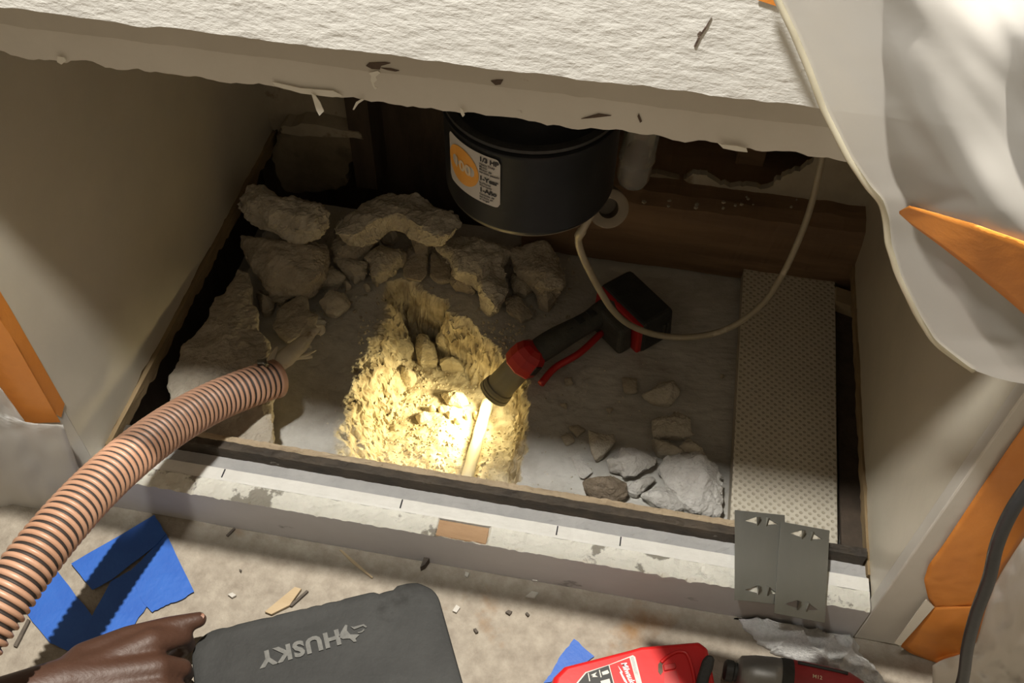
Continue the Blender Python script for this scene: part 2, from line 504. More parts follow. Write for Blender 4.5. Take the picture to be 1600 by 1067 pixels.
slab = mesh('floor_slab', vs, fs, M['slab'], origin=Vector((0, 0, 0)))
at_ = slab.data.attributes.new('broken', 'FLOAT', 'POINT')
at_.data.foreach_set('value', br)
tag(slab, 'dusty concrete slab inside the cabinet with a broken-out trench', 'floor', kind='structure')

vs, fs = [], []
NX, NY = 160, 90
for j in range(NY + 1):
    for i in range(NX + 1):
        x = -1.3 + 2.6 * i / NX; y = -1.3 + 1.36 * j / NY
        vs.append((x, y, 0.0015 * fbm(x, y, 0.3, 14) - 0.001))
for j in range(NY):
    for i in range(NX):
        a = j * (NX + 1) + i
        fs.append((a, a + 1, a + NX + 2, a + NX + 1))
fl = mesh('floor', vs, fs, M['floor'], smooth=True, origin=Vector((0, 0, 0)))
tag(fl, 'beige stained concrete kitchen floor in front of the cabinet', 'floor', kind='structure')

def ground(x, y):
    return slab_z(x, y)[0] if y > 0.05 else 0.0

# ------------------------------------------------------------------ back wall: studs, bottom plate, leftover plaster
wb = empty('wall_back', (0, 0.76, 0), 'open stud wall behind the cabinet with leftover plaster', 'wall', kind='structure')
box('sheathing', -0.72, 0.62, 0.765, 0.785, -0.2, 1.0, M['dark_wood'], wb, 0)
def ragged(name, poly, y, th, mt, parent, sub=5, amp=0.004):
    pts = []
    n = len(poly)
    W_ = [at(a, b, y=y) for a, b in poly]
    for i in range(n):
        p, q = W_[i], W_[(i + 1) % n]
        for k in range(sub):
            t = k / sub
            r = p.lerp(q, t)
            if k: r = r + Vector((random.uniform(-amp, amp), 0, random.uniform(-amp, amp)))
            pts.append(r)
    return prism(name, pts, (0, th, 0), mt, parent)
ragged('plaster', [(395,120),(425,200),(440,206),(470,190),(548,200),(543,175),(540,140),(545,100)], 0.725, 0.03, M['plaster'], wb)
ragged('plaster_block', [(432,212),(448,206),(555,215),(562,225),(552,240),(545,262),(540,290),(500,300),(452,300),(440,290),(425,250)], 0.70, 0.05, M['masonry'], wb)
ragged('lath_strip', [(438,200),(470,193),(560,207),(568,218),(500,214),(440,208)], 0.692, 0.06, M['plaster'], wb, 4, 0.003)
x0 = at(545, 200, y=0.70).x; x1 = at(580, 200, y=0.70).x
box('stud', x0, x1, 0.695, 0.765, 0, 1.0, M['dark_wood'], wb, 0.002)
x0 = at(880, 240, y=0.74).x; x1 = at(930, 240, y=0.74).x
box('stud', x0, x1, 0.71, 0.765, 0, 1.0, M['dark_wood'], wb, 0.002)
x0 = at(1150, 240, y=0.74).x; x1 = at(1195, 240, y=0.74).x
box('stud', x0, x1, 0.72, 0.765, 0, 1.0, M['beam'], wb, 0.002)
ragged('plaster', [(1068,280),(1085,272),(1105,276),(1125,290),(1160,292),(1200,294),(1222,276),(1250,268),(1268,255),(1280,235),(1400,235),(1400,345),(1335,335),(1290,325),(1235,322),(1190,316),(1150,318),(1110,306),(1085,296)], 0.655, 0.012, M['plaster'], wb)
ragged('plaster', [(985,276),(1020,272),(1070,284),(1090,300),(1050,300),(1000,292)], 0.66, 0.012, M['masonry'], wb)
# bottom plate timber, front face at y = 0.60
def timber():
    vs, fs = [], []
    n = 60
    prof = [(0.60, 0.004), (0.594, 0.04), (0.591, 0.08), (0.594, 0.118), (0.602, 0.138), (0.625, 0.146), (0.72, 0.146), (0.765, 0.146), (0.765, 0.004)]
    for i in range(n + 1):
        x = -0.06 + 0.57 * i / n
        for y, z in prof:
            vs.append((x, y + 0.004 * fbm(x * 3, z * 8, 2, 4), z + (0.005 * fbm(x * 4, y * 6, 1, 4) if z > 0.05 else 0)))
    k = len(prof)
    for i in range(n):
        for j in range(k):
            a, b = i * k + j, i * k + (j + 1) % k
            fs.append((a, b, b + k, a + k))
    fs.append(tuple(range(k - 1, -1, -1))); fs.append(tuple(n * k + j for j in range(k)))
    return mesh('bottom_plate', vs, fs, M['beam'], wb)
timber()
for i in range(16):
    p = at(random.uniform(1000, 1330), random.uniform(308, 326), z=0.147)
    r = random.uniform(0.0015, 0.004)
    vv = [p + Vector((math.cos(a) * r * random.uniform(.6, 1.2), math.sin(a) * r * random.uniform(.6, 1.2), 0)) for a in [0, 1.2, 2.4, 3.6, 5]]
    prism('plaster_crumb', vv, (0, 0, r * 0.8), M['plaster'], wb)

# ------------------------------------------------------------------ the sink cabinet
PXL, PXR = -0.535, 0.477
cab = empty('sink_cabinet', (0, 0, 0), 'white painted sink base cabinet with its floor torn out', 'cabinet')

def side_panel(x, sgn):
    """panel with a ragged lower edge; sgn points outward"""
    vs, fs = [], []
    n = 70
    th = 0.019 * sgn
    top = 0.895
    for i in range(n + 1):
        y = 0.012 + 0.75 * i / n
        zb = 0.077 + 0.006 * fbm(y, 0, 4, 14, 4) + 0.003 * fbm(y, 0, 1, 60, 3)
        vs += [(x, y, zb), (x, y, top), (x + th, y, top), (x + th, y, zb - 0.002)]
    for i in range(n):
        for j in range(4):
            a, b = i * 4 + j, i * 4 + (j + 1) % 4
            fs.append((a, b, b + 4, a + 4) if sgn < 0 else (a, a + 4, b + 4, b))
    fs.append((0, 1, 2, 3)); fs.append((n * 4 + 3, n * 4 + 2, n * 4 + 1, n * 4))
    return mesh('side_panel', vs, fs, M['panel'], cab)
side_panel(PXL, -1)
side_panel(PXR, 1)
def ragged_strip(name, x0, x1, z0, z1, y0, y1, mt, amp):
    vs, fs = [], []
    n = 90
    for i in range(n + 1):
        y = y0 + (y1 - y0) * i / n
        e = amp * (fbm(y, 0, x0, 40, 4)) 
        vs += [(x0, y, z0 + e), (x1, y, z0 + e * 0.6), (x1, y, z1), (x0, y, z1)]
    for i in range(n):
        for j in range(4):
            a, b = i * 4 + j, i * 4 + (j + 1) % 4
            fs.append((a, b, b + 4, a + 4))
    fs.append((0, 3, 2, 1)); fs.append((n * 4, n * 4 + 1, n * 4 + 2, n * 4 + 3))
    return mesh(name, vs, fs, mt, cab)
ragged_strip('plywood_edge', PXL - 0.016, PXL + 0.006, 0.055, 0.0765, 0.05, 0.73, M['plywood'], 0.016)
ragged_strip('plywood_edge', PXR - 0.003, PXR + 0.016, 0.060, 0.0765, 0.05, 0.70, M['plywood'], 0.008)
box('base_board', PXL - 0.075, PXL - 0.055, 0.05, 0.76, -0.15, 0.075, M['dark_wood'], cab)
box('base_board', PXR + 0.030, PXR + 0.050, 0.05, 0.76, -0.15, 0.075, M['dark_wood'], cab)
# face frame
box('stile', PXL - 0.10, PXL + 0.001, 0.0, 0.02, 0.0, 0.90, M['stile'], cab, 0.002)
box('stile', PXR - 0.001, PXR + 0.115, 0.0, 0.02, 0.0, 0.90, M['stile'], cab, 0.002)
box('end_panel', PXL - 0.75, PXL - 0.102, 0.004, 0.02, 0.0, 0.90, M['stile'], cab, 0.002)
box('end_panel', PXR + 0.117, PXR + 0.70, 0.004, 0.02, 0.0, 0.90, M['stile'], cab, 0.002)

def noisy_bar(name, x0, x1, y0, y1, z0, z1, mtop, mface, amp=0.002, eamp=0.002, nx_=260, ny_=6, s=60, parent=cab, zfun=None):
    vs, fs, ids = [], [], []
    for i in range(nx_ + 1):
        x = x0 + (x1 - x0) * i / nx_
        e0 = eamp * fbm(x, y0, 3, s, 4)
        vs.append((x, y0, z0))
        for j in range(ny_ + 1):
            y = y0 + (y1 - y0) * j / ny_
            z = z1 + amp * fbm(x, y, 7, s * 1.6, 4)
            if j == 0: z += min(0, e0) - 0.0008
            if zfun: z += zfun(x, j / ny_)
            vs.append((x, y, z))
        vs.append((x, y1, z0))
    k = ny_ + 3
    for i in range(nx_):
        for j in range(k):
            a, b = i * k + j, i * k + (j + 1) % k
            fs.append((a, a + k, b + k, b))
            ids.append(0 if 0 < j < k - 2 else 1)
    fs.append(tuple(range(k))); ids.append(1)
    fs.append(tuple(nx_ * k + j for j in range(k - 1, -1, -1))); ids.append(1)
    return mesh(name, vs, fs, [mtop, mface], parent, mi=ids)
SX0, SX1 = PXL + 0.002, PXR - 0.002
pi0 = at(686, 812, z=0.077).x; pi1 = at(762, 835, z=0.077).x
def inset_dip(x, v):
    return -0.006 if pi0 < x < pi1 and v > 0.1 else 0.0
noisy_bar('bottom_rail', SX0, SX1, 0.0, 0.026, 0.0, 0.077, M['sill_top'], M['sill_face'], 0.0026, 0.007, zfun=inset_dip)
noisy_bar('rail_strip', SX0, SX1, 0.0275, 0.045, 0.0, 0.0755, M['sill_strip'], M['sill_strip'], 0.0006, 0.0004)
noisy_bar('grey_ledge', SX0, SX1, 0.046, 0.066, 0.0, 0.068, M['ledge'], M['ledge'], 0.0012, 0.001)
noisy_bar('tarred_cleat', SX0 + 0.02, SX1 - 0.005, 0.0665, 0.078, 0.0, 0.090, M['tar'], M['tar'], 0.0015, 0.003)
noisy_bar('lath_edge', SX0 + 0.06, at(1150, 830, z=0.09).x, 0.0775, 0.0855, 0.03, 0.0915, M['lath'], M['lath'], 0.0022, 0.003)
box('wood_inset', pi0, pi1, 0.003, 0.0255, 0.06, 0.0745, M['wood_inset'], cab, 0.001)
for px, py in [(624, 797), (345, 748), (868, 842), (968, 857), (1152, 886)]:
    p = at(px, py, z=0.0765)
    box('pencil_mark', p.x - 0.0008, p.x + 0.0008, 0.031, 0.044, 0.0755, 0.0764, M['ink'], cab, 0)
# upper rail, bead and false front
def strip_face(name, x0, x1, y0, y1, z0, z1, mt, eamp, n=220, ragtop=False):
    vs, fs = [], []
    for i in range(n + 1):
        x = x0 + (x1 - x0) * i / n
        e = eamp * fbm(x, 0, z0 * 9, 24, 5) + eamp * 0.5 * fbm(x, 0, z0, 90, 3)
        vs += [(x, y0, z0 + e), (x, y1, z0 + e), (x, y1, z1), (x, y0, z1)]
    for i in range(n):
        for j in range(4):
            a, b = i * 4 + j, i * 4 + (j + 1) % 4
            fs.append((a, b, b + 4, a + 4))
    fs.append((0, 3, 2, 1)); fs.append((n * 4, n * 4 + 1, n * 4 + 2, n * 4 + 3))
    return mesh(name, vs, fs, mt, cab)
strip_face('top_rail', PXL, PXR, 0.0, 0.020, 0.7445, 0.90, M['paint_dull'], 0.004)
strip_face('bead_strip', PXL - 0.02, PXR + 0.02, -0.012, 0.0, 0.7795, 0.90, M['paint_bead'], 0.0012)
strip_face('false_front', PXL - 0.10, PXR + 0.11, -0.026, -0.012, 0.8040, 0.90, M['paint_tex'], 0.0018)

def on_face(px, py, y): return at(px, py, y=y)
for nm, poly, y, mt in [
    ('gouge', crop(540, 60, 6.154, [(195,265),(225,235),(380,230),(430,240),(380,255),(340,265),(330,300),(250,295)]), -0.0126, 'hole'),
    ('gouge', crop(540, 60, 6.154, [(1395,410),(1450,400),(1515,400),(1490,445),(1440,450)]), -0.0126, 'hole'),
    ('gouge', crop(540, 60, 6.154, [(340,285),(430,290),(515,312),(480,320),(400,305)]), -0.0126, 'hole'),
    ('scratch', [(1084,73),(1092,56),(1103,41),(1112,26),(1105,42),(1095,57),(1087,74)], -0.0268, 'hole'),
    ('scratch', [(1089,54),(1094,49),(1096,51),(1092,56)], -0.0268, 'hole'),
    ('scratch', [(908,186),(935,178),(955,181),(930,184)], -0.0008, 'hole'),
    ('scratch', [(998,178),(1003,190),(1000,192),(996,182)], -0.0008, 'hole')]:
    prism(nm, [on_face(a, b, y) for a, b in poly], (0, 0.0006, 0), M[mt], cab)
def flake(poly, y, curl=0.0, name='paint_flake', mt='paint_flake'):
    n = len(poly)
    P = [on_face(a, b, y - curl * (i / n)) for i, (a, b) in enumerate(poly)]
    return prism(name, P, (0, 0.0007, 0), M[mt], cab)
flake([(486,145),(493,150),(500,160),(506,174),(499,181),(494,172),(490,158)], -0.004)
flake([(576,114),(590,111),(594,114),(587,120),(589,125),(584,130),(586,136),(590,137),(586,140),(582,134),(579,125),(580,119)], -0.013)
flake([(551,171),(556,160),(565,155),(569,156),(560,162),(553,172)], -0.003)
flake([(719,168),(723,172),(726,180),(723,183),(720,178)], -0.003)
flake([(90,88),(100,90),(103,95),(96,101),(89,97)], -0.003)
flake([(1120,222),(1128,226),(1150,228),(1166,232),(1168,238),(1150,236),(1130,232)], -0.003)
flake([(425,128),(470,138),(520,142),(536,150),(520,152),(470,146),(430,134)], -0.002)

# counter and sink above the frame
ct = box('countertop', -1.25, 1.18, -0.032, 0.765, 0.905, 0.94, M['counter'], None, 0.004)
tag(ct, 'grey countertop above the sink cabinet', 'countertop')
sink = empty('kitchen_sink', (0, 0.33, 0.70), 'steel sink bowl hanging under the countertop', 'sink')
def basin():
    x0, x1, y0, y1, zt, zb, t = -0.34, 0.34, 0.10, 0.56, 0.904, 0.715, 0.002
    o = mesh('basin', *box_vf(x0, x1, y0, y1, zb, zt), M['steel_sink'], sink)
    bm = bmesh.new(); bm.from_mesh(o.data)
    bmesh.ops.delete(bm, geom=[max(bm.faces, key=lambda f: f.calc_center_median().z)], context='FACES_ONLY')
    bm.to_mesh(o.data); bm.free()
    bevel(o, 0.02, 4)
    return o
basin()

# ------------------------------------------------------------------ rubble
TEX = []
for nm_, ty_, sc_, hard_ in (('break_large', 'VORONOI', 0.045, 0), ('break_mid', 'CLOUDS', 0.016, 1), ('break_fine', 'CLOUDS', 0.005, 1)):
    tx_ = bpy.data.textures.new(nm_, ty_)
    tx_.noise_scale = sc_
    if ty_ == 'CLOUDS':
        tx_.noise_depth = 3; tx_.noise_type = 'HARD_NOISE'
    TEX.append(tx_)
def rock(name, label, poly, zt, thick, mt='rubble', dome=0.35, n=44, jit=0.05, rough=0.006, group=None, cat='rubble', bottom=None, tilt=(0, 0), ysc=0.8):
    zp = zt
    if dome >= 0.35: zp = zt - thick * 0.4
    P = [at(a, b, z=zp).xy for a, b in poly]
    if dome >= 0.35:
        yc = sum(p.y for p in P) / len(P)
        P = [Vector((p.x, yc + (p.y - yc) * ysc)) for p in P]
    # resample the outline
    k = len(P)
    L = [(P[(i + 1) % k] - P[i]).length for i in range(k)]
    T = sum(L)
    pts = []
    i, acc = 0, 0.0
    for q in range(n):
        d = T * q / n
        while acc + L[i] < d:
            acc += L[i]; i += 1
        pts.append(P[i].lerp(P[(i + 1) % k], (d - acc) / L[i]))
    c = Vector((0, 0))
    for p in pts: c += p
    c /= n
    size = max((p - c).length for p in pts)
    seed = random.uniform(0, 50)
    zb = zt - thick
    rings = [(0.16, 1), (0.36, 1), (0.55, 1), (0.72, 1), (0.86, 0.97), (0.95, 0.9), (1.0, 0.78), (0.98, 0.6), (0.88, 0.25), (0.72, 0.0)]
    vs, fs = [], []
    sd = [1 + jit * noise.fractal(Vector((math.cos(2 * math.pi * q / n) * 3, math.sin(2 * math.pi * q / n) * 3, seed)), 1, 2, 4) for q in range(n)]
    for r, h in rings:
        for q in range(n):
            p = c + (pts[q] - c) * (r * sd[q])
            hh = h
            if h > 0.6: hh = 1 - dome * r * r * (1.0 if h > 0.95 else 1.1)
            if h <= 0.78: hh = min(h, (1 - dome) * h / 0.78)
            z = zb + thick * hh
            f_ = 0.25 if h == 0 else 1
            z += f_ * rough * 0.8 * fbm(p.x, p.y, seed, 16, 2)
            nx_ = rough * 0.7 * fbm(p.x, z, seed, 45, 3) * f_ * r
            ny_ = rough * 0.7 * fbm(p.y, z, seed + 9, 45, 3) * f_ * r
            z += tilt[0] * (p.x - c.x) + tilt[1] * (p.y - c.y)
            vs.append((p.x + nx_, p.y + ny_, z))
    vs.append((c.x, c.y, zb + thick + rough * fbm(c.x, c.y, seed, 26)))
    vs.append((c.x, c.y, zb))
    R_ = len(rings)
    for j in range(R_ - 1):
        for q in range(n):
            a, b = j * n + q, j * n + (q + 1) % n
            fs.append((a, a + n, b + n, b))
    for q in range(n):
        fs.append((R_ * n, q, (q + 1) % n))
        fs.append((R_ * n + 1, (R_ - 1) * n + (q + 1) % n, (R_ - 1) * n + q))
    # make winding outward
    ar = sum(pts[q].x * pts[(q + 1) % n].y - pts[(q + 1) % n].x * pts[q].y for q in range(n))
    if ar < 0: fs = [tuple(reversed(f)) for f in fs]
    o = mesh(name, vs, fs, M[mt])
    rm = o.modifiers.new('grain', 'REMESH'); rm.mode = 'VOXEL'; rm.voxel_size = max(0.0013, min(0.0034, size / 22)); rm.use_smooth_shade = False
    for tx, k in ((TEX[0], 1.0), (TEX[1], 0.36), (TEX[2], 0.16)):
        dm = o.modifiers.new('break', 'DISPLACE'); dm.texture = tx; dm.texture_coords = 'GLOBAL'; dm.strength = k * min(rough * 2.2, size * 0.30); dm.mid_level = 0.5
    tag(o, label, cat, group)
    return o

B6 = (240, 260, 2.319)
B8 = (500, 270, 3.81)
C7 = (820, 520, 2.759)
C6 = (480, 400, 2.807)
G1 = 'broken concrete along the back of the cabinet'
G2 = 'broken concrete on the slab beside the white tile'
G3 = 'stones lying in the lit trench'
RK = 'concrete_chunk'
rock(RK, 'big flat concrete slab lying under the end of the hose', [(330,452),(350,445),(368,405),(386,418),(391,450),(402,482),(404,500),(415,520),(421,540),(424,600),(420,640),(428,668),(425,690),(408,703),(375,700),(330,695),(270,690),(252,600),(280,530),(312,500)], 0.075, 0.072, 'rubble_brown', 0.12, 80, 0.03, 0.006, G1)
rock(RK, 'lumpy oblong boulder at the top left, touching the cream panel', crop(*B6, [(295,150),(300,105),(345,58),(410,75),(460,110),(520,105),(580,130),(640,160),(650,195),(620,235),(500,250),(430,225),(370,205)]), 0.150, 0.062, 'rubble', 0.4, 60, 0.05, 0.010, G1)
rock(RK, 'wide chunk directly beneath the lumpy oblong boulder', crop(*B6, [(300,215),(440,222),(500,245),(620,245),(632,320),(560,388),(480,392),(390,392),(350,340),(315,290)]), 0.085, 0.085, 'rubble_brown', 0.25, 54, 0.05, 0.007, G1)
rock(RK, 'rounded slab fragment with a pale corner near the torn hose tips', crop(*B6, [(540,440),(565,510),(600,530),(590,580),(520,612),(470,622),(420,570),(440,510),(490,470)]), 0.035, 0.035, 'rubble_brown', 0.2, 44, 0.04, 0.004, G1)
rock(RK, 'small knobbly whitish stone right of the pale-cornered fragment', crop(*B6, [(595,485),(635,430),(700,445),(705,490),(660,535),(610,530)]), 0.035, 0.035, 'rubble', 0.5, 36, 0.08, 0.006, G1)
rock(RK, 'flat stone wedged between wide chunk and rounded slab fragment', crop(*B6, [(368,424),(440,414),(520,410),(565,420),(540,438),(470,475),(400,458)]), 0.032, 0.032, 'rubble_brown', 0.3, 36, 0.06, 0.005, G1)
rock(RK, 'egg-shaped stone beside the upper tip of the big flat slab', crop(*B6, [(368,450),(410,448),(436,490),(420,525),(385,535)]), 0.035, 0.035, 'rubble_brown', 0.5, 30, 0.05, 0.004, G1)
rock(RK, 'triangular chip with a bright facet below the arched slab end', crop(*B6, [(640,338),(692,385),(670,417),(590,412),(572,390)]), 0.03, 0.03, 'rubble', 0.3, 30, 0.05, 0.004, G1)
rock(RK, 'arched slab at the back with a lit broken edge, left of the black canister', crop(*B8, [(70,330),(100,240),(180,190),(260,110),(400,85),(600,100),(740,160),(860,285),(845,300),(790,340),(690,355),(610,330),(545,285),(500,255),(430,240),(360,262),(280,310),(200,338),(120,345)]), 0.108, 0.045, 'rubble', 0.15, 70, 0.03, 0.008, G1)
rock(RK, 'thin curved slab tucked under the left arm of the arched slab', crop(*B8, [(60,365),(100,335),(200,335),(280,310),(370,270),(360,325),(300,395),(200,458),(100,452),(60,410)]), 0.055, 0.055, 'rubble_brown', 0.2, 46, 0.04, 0.005, G1)
rock(RK, 'round stone in the shadow beneath the arched slab', crop(*B8, [(370,320),(440,310),(470,370),(430,412),(350,390)]), 0.035, 0.035, 'rubble_brown', 0.5, 30, 0.06, 0.005, G1)
rock(RK, 'angular plate with a chipped right edge, above the trench head', crop(*B8, [(245,475),(350,400),(480,420),(502,470),(420,542),(330,592),(280,582),(290,510)]), 0.042, 0.042, 'rubble', 0.2, 44, 0.04, 0.005, G1)
rock(RK, 'wedge with a pale square face left of the angular plate', crop(*B8, [(60,480),(120,458),(200,468),(290,510),(280,582),(190,572),(120,542)]), 0.036, 0.036, 'rubble', 0.25, 40, 0.05, 0.005, G1)
rock(RK, 'small rounded pebble under the angular plate', crop(*B8, [(378,580),(400,535),(450,530),(462,570),(420,607)]), 0.026, 0.026, 'rubble', 0.5, 26, 0.06, 0.004, G1)
rock(RK, 'narrow chip standing against the right end of the angular plate', crop(*B8, [(460,505),(500,460),(522,480),(500,545),(470,552)]), 0.028, 0.028, 'rubble_brown', 0.4, 26, 0.06, 0.004, G1)
rock(RK, 'large pointed slab reaching down from beneath the black canister', crop(*B8, [(680,370),(760,360),(850,330),(960,360),(1100,395),(1138,440),(1085,490),(1118,560),(1122,640),(1092,730),(1050,775),(960,705),(950,640),(920,600),(840,570),(780,520),(770,480),(710,420)]), 0.062, 0.06, 'rubble', 0.2, 70, 0.03, 0.008, G1)
rock(RK, 'broad blocky chunk right of the large pointed slab', crop(*B8, [(1140,420),(1230,395),(1370,395),(1450,500),(1467,560),(1442,662),(1370,672),(1310,652),(1250,590),(1150,540),(1138,480)]), 0.06, 0.058, 'rubble_brown', 0.2, 54, 0.04, 0.007, G1)
rock(RK, 'small stone under the left corner of the broad blocky chunk', crop(*B8, [(1140,590),(1190,590),(1250,640),(1272,700),(1220,742),(1150,702),(1138,650)]), 0.03, 0.03, 'rubble_brown', 0.4, 34, 0.06, 0.005, G1)
rock(RK, 'smooth flat stone lowest of the three below the pointed slab', crop(*B8, [(1100,722),(1170,713),(1260,790),(1277,842),(1200,872),(1108,812)]), 0.022, 0.022, 'rubble_brown', 0.25, 36, 0.04, 0.003, G1)
rock(RK, 'nearly round cobble under the right corner of the broad chunk', crop(*B8, [(1288,722),(1340,673),(1400,690),(1412,740),(1360,812),(1300,782)]), 0.036, 0.036, 'rubble_brown', 0.5, 36, 0.05, 0.004, G1)
rock(RK, 'dim stone below the lit broken edge of the arched slab', crop(*B8, [(530,330),(600,338),(690,372),(640,408),(560,406)]), 0.045, 0.045, 'rubble_brown', 0.3, 32, 0.05, 0.005, G1)
rock(RK, 'small block tucked under the tip of the pointed slab, left side', crop(*B8, [(768,622),(800,568),(880,600),(930,620),(930,680),(880,672),(780,652)]), 0.028, 0.028, 'rubble_brown', 0.3, 34, 0.06, 0.005, G1)
rock(RK, 'dusty flat plate left of the dark gap above the trench', crop(*B8, [(490,560),(525,420),(560,410),(642,420),(640,600),(600,640),(510,620)]), 0.014, 0.016, 'rubble_brown', 0.1, 40, 0.03, 0.003, G1)
rock(RK, 'dusty flat plate right of the dark gap above the trench', crop(*B8, [(660,420),(720,430),(765,490),(785,540),(775,640),(700,640),(652,600)]), 0.014, 0.016, 'rubble_brown', 0.1, 40, 0.03, 0.003, G1)
PL3 = ['pale wedge-shaped pebble furthest left of the chips above the trench head', 'rounded pebble under the pale-faced wedge', 'tiny pebble left of the trench head, beside the rounded one', 'bright bit nearest the knobbly whitish stone', 'smallest pale bit closest to the trench rim']
for lb, pl in zip(PL3, [[(0,600),(80,538),(152,612),(100,642),(40,642)], [(170,602),(220,588),(252,630),(200,662)], [(130,640),(170,640),(190,680),(150,690)], [(250,670),(290,650),(305,690),(275,700)], [(320,650),(345,625),(355,650),(335,672)]]):
    rock('pebble', lb, crop(*B8, pl), 0.018, 0.018, 'rubble', 0.45, 22, 0.06, 0.003, 'pebbles by the trench head')
rock(RK, 'bright triangular concrete bit touching the longest torn strip', crop(400, 480, 7.62, [(625,215),(680,120),(730,30),(800,110),(850,130),(800,190),(730,200)]), 0.02, 0.02, 'rubble_pale', 0.3, 28, 0.04, 0.003, G1)
# right-hand heap
rock(RK, 'lone angular stone in shadow between red flashlight and white tile', crop(*C7, [(508,268),(575,188),(650,193),(672,250),(640,313),(560,312)]), 0.03, 0.03, 'rubble', 0.4, 40, 0.04, 0.005, G2)
rock(RK, 'brown dusty chunk behind the ashy heap', crop(*C7, [(552,362),(620,340),(660,308),(722,350),(742,430),(690,442),(600,422),(553,422)]), 0.03, 0.03, 'rubble', 0.25, 40, 0.05, 0.005, G2)
rock(RK, 'thin leaf-shaped flake half in shadow behind the ashy heap', crop(*C7, [(543,433),(590,433),(640,460),(692,492),(660,512),(610,502),(570,482)]), 0.035, 0.034, 'rubble', 0.3, 34, 0.05, 0.004, G2)
rock(RK, 'pointed flake at the right behind the ashy heap', crop(*C7, [(668,462),(710,428),(782,490),(787,535),(740,505)]), 0.04, 0.04, 'rubble', 0.3, 32, 0.05, 0.005, G2)
rock(RK, 'large ashy grey heap of crushed concrete against the white tile', crop(*C7, [(562,570),(600,520),(660,498),(760,515),(830,550),(855,610),(857,700),(842,808),(760,800),(700,782),(640,700),(590,640)]), 0.040, 0.040, 'rubble_pale', 0.35, 64, 0.06, 0.009, G2)
rock(RK, 'pale broken chunk with sharp ridges behind the brown clod', crop(*C7, [(347,542),(400,483),(460,490),(520,505),(565,535),(562,572),(512,602),(490,633),(432,632),(402,592),(358,582)]), 0.036, 0.036, 'rubble_pale', 0.35, 48, 0.06, 0.008, G2)
rock(RK, 'dark brown crumbly earth clod on the pale slab', crop(*C7, [(247,630),(320,605),(390,598),(432,630),(437,680),(390,722),(300,692),(260,668)]), 0.042, 0.042, 'clod', 0.5, 46, 0.05, 0.007, G2, 'clod')
rock(RK, 'small knuckle-shaped grey bit right of the brown clod', crop(*C7, [(438,662),(480,630),(540,600),(572,617),(540,660),(480,707),(450,692)]), 0.028, 0.028, 'rubble_pale', 0.4, 36, 0.06, 0.006, G2)
rock(RK, 'crusty grey fragment in front of the ashy heap', crop(*C7, [(505,700),(560,648),(640,655),(697,750),(642,788),(560,745)]), 0.03, 0.03, 'rubble_pale', 0.35, 40, 0.06, 0.007, G2)
rock(RK, 'thin pale splinter of concrete leaning left of the brown clod', crop(*C7, [(203,530),(235,508),(302,592),(262,625),(235,620)]), 0.012, 0.012, 'rubble_pale', 0.2, 34, 0.03, 0.002, G2)
rock(RK, 'notched brown flake at the shadow edge, left of the ridged chunk', crop(*C7, [(273,405),(330,430),(380,428),(392,460),(340,522),(303,532),(290,470)]), 0.022, 0.022, 'rubble', 0.3, 36, 0.06, 0.005, G2)
PL1 = ['light pebble just behind the notched brown flake', 'pale round pebble nearest the trench, left of the notched flake', 'faint square-cornered pebble left of the lone angular stone', 'small pebble in shadow below the flashlight guard rail', 'tiny upright pebble closest to the flashlight battery', 'three-cornered chip midway between flashlight and notched flake', 'three-cornered chip left of the brown dusty chunk', 'tiny chip right beside the brown dusty chunk', 'dark narrow chip near the left edge of the cream tile']
for lb, pl in zip(PL1, [[(188,400),(230,388),(267,410),(225,442)], [(158,442),(200,430),(217,460),(180,477)], [(425,190),(485,188),(485,252),(430,252)], [(170,190),(205,185),(210,215),(175,220)], [(205,85),(218,90),(215,120),(195,112)], [(150,300),(185,295),(180,320)], [(350,320),(385,315),(370,340)], [(640,330),(655,335),(650,350)], [(840,170),(865,175),(850,190)]]):
    rock('pebble', lb, crop(*C7, pl), 0.010, 0.010, 'rubble_brown', 0.3, 20, 0.05, 0.002, 'pebbles right of the flashlight')
# in the trench
tz = -TD
def trock(label, pl, h, zo=0.0, nm='trench_stone', grp=G3, mt='sandstone', n=36):
    rock(nm, label, crop(*C6, pl), tz + h * 0.8 + zo, h * 0.8 + 0.012, mt, 0.4, n, 0.05, 0.006, grp, 'stone', ysc=0.6)
trock('squarish stone at the upper left of the lit trench pile', [(372,352),(470,322),(477,400),(440,452),(358,452)], 0.05, 0.01)
trock('tall cleft stone in the middle of the lit trench pile', [(480,335),(505,300),(545,318),(562,400),(557,490),(480,507),(463,440)], 0.055)
trock('rounded pale stone at the right of the lit trench pile', [(583,452),(640,418),(692,450),(690,512),(630,512),(578,490)], 0.04)
trock('small lumpy stone at the bottom of the lit trench pile', [(403,490),(460,473),(482,530),(450,572),(408,542)], 0.04)
trock('white loose stone lying alone in front of the flashlight', [(593,600),(650,573),(700,610),(717,650),(680,680),(620,662)], 0.03)
trock('flat stone at the back of the lit trench pile, against the bank', [(568,340),(625,330),(637,380),(600,420),(568,390)], 0.05, 0.015)
trock('pale slanted stone at the foot of the left trench bank', [(338,460),(392,460),(387,520),(348,575),(318,582)], 0.03)
PL2 = ['small pebble touching the near side of the white loose stone', 'largest of the small stones left of the white loose stone', 'tiny stone left above the white loose stone\'s near corner', 'small stone further down, in front of the white loose stone', 'small stone beside the upper end of the pale pipe', 'tiny stone tucked against the left of the white loose stone', 'tiny stone between white loose stone and pale pipe']
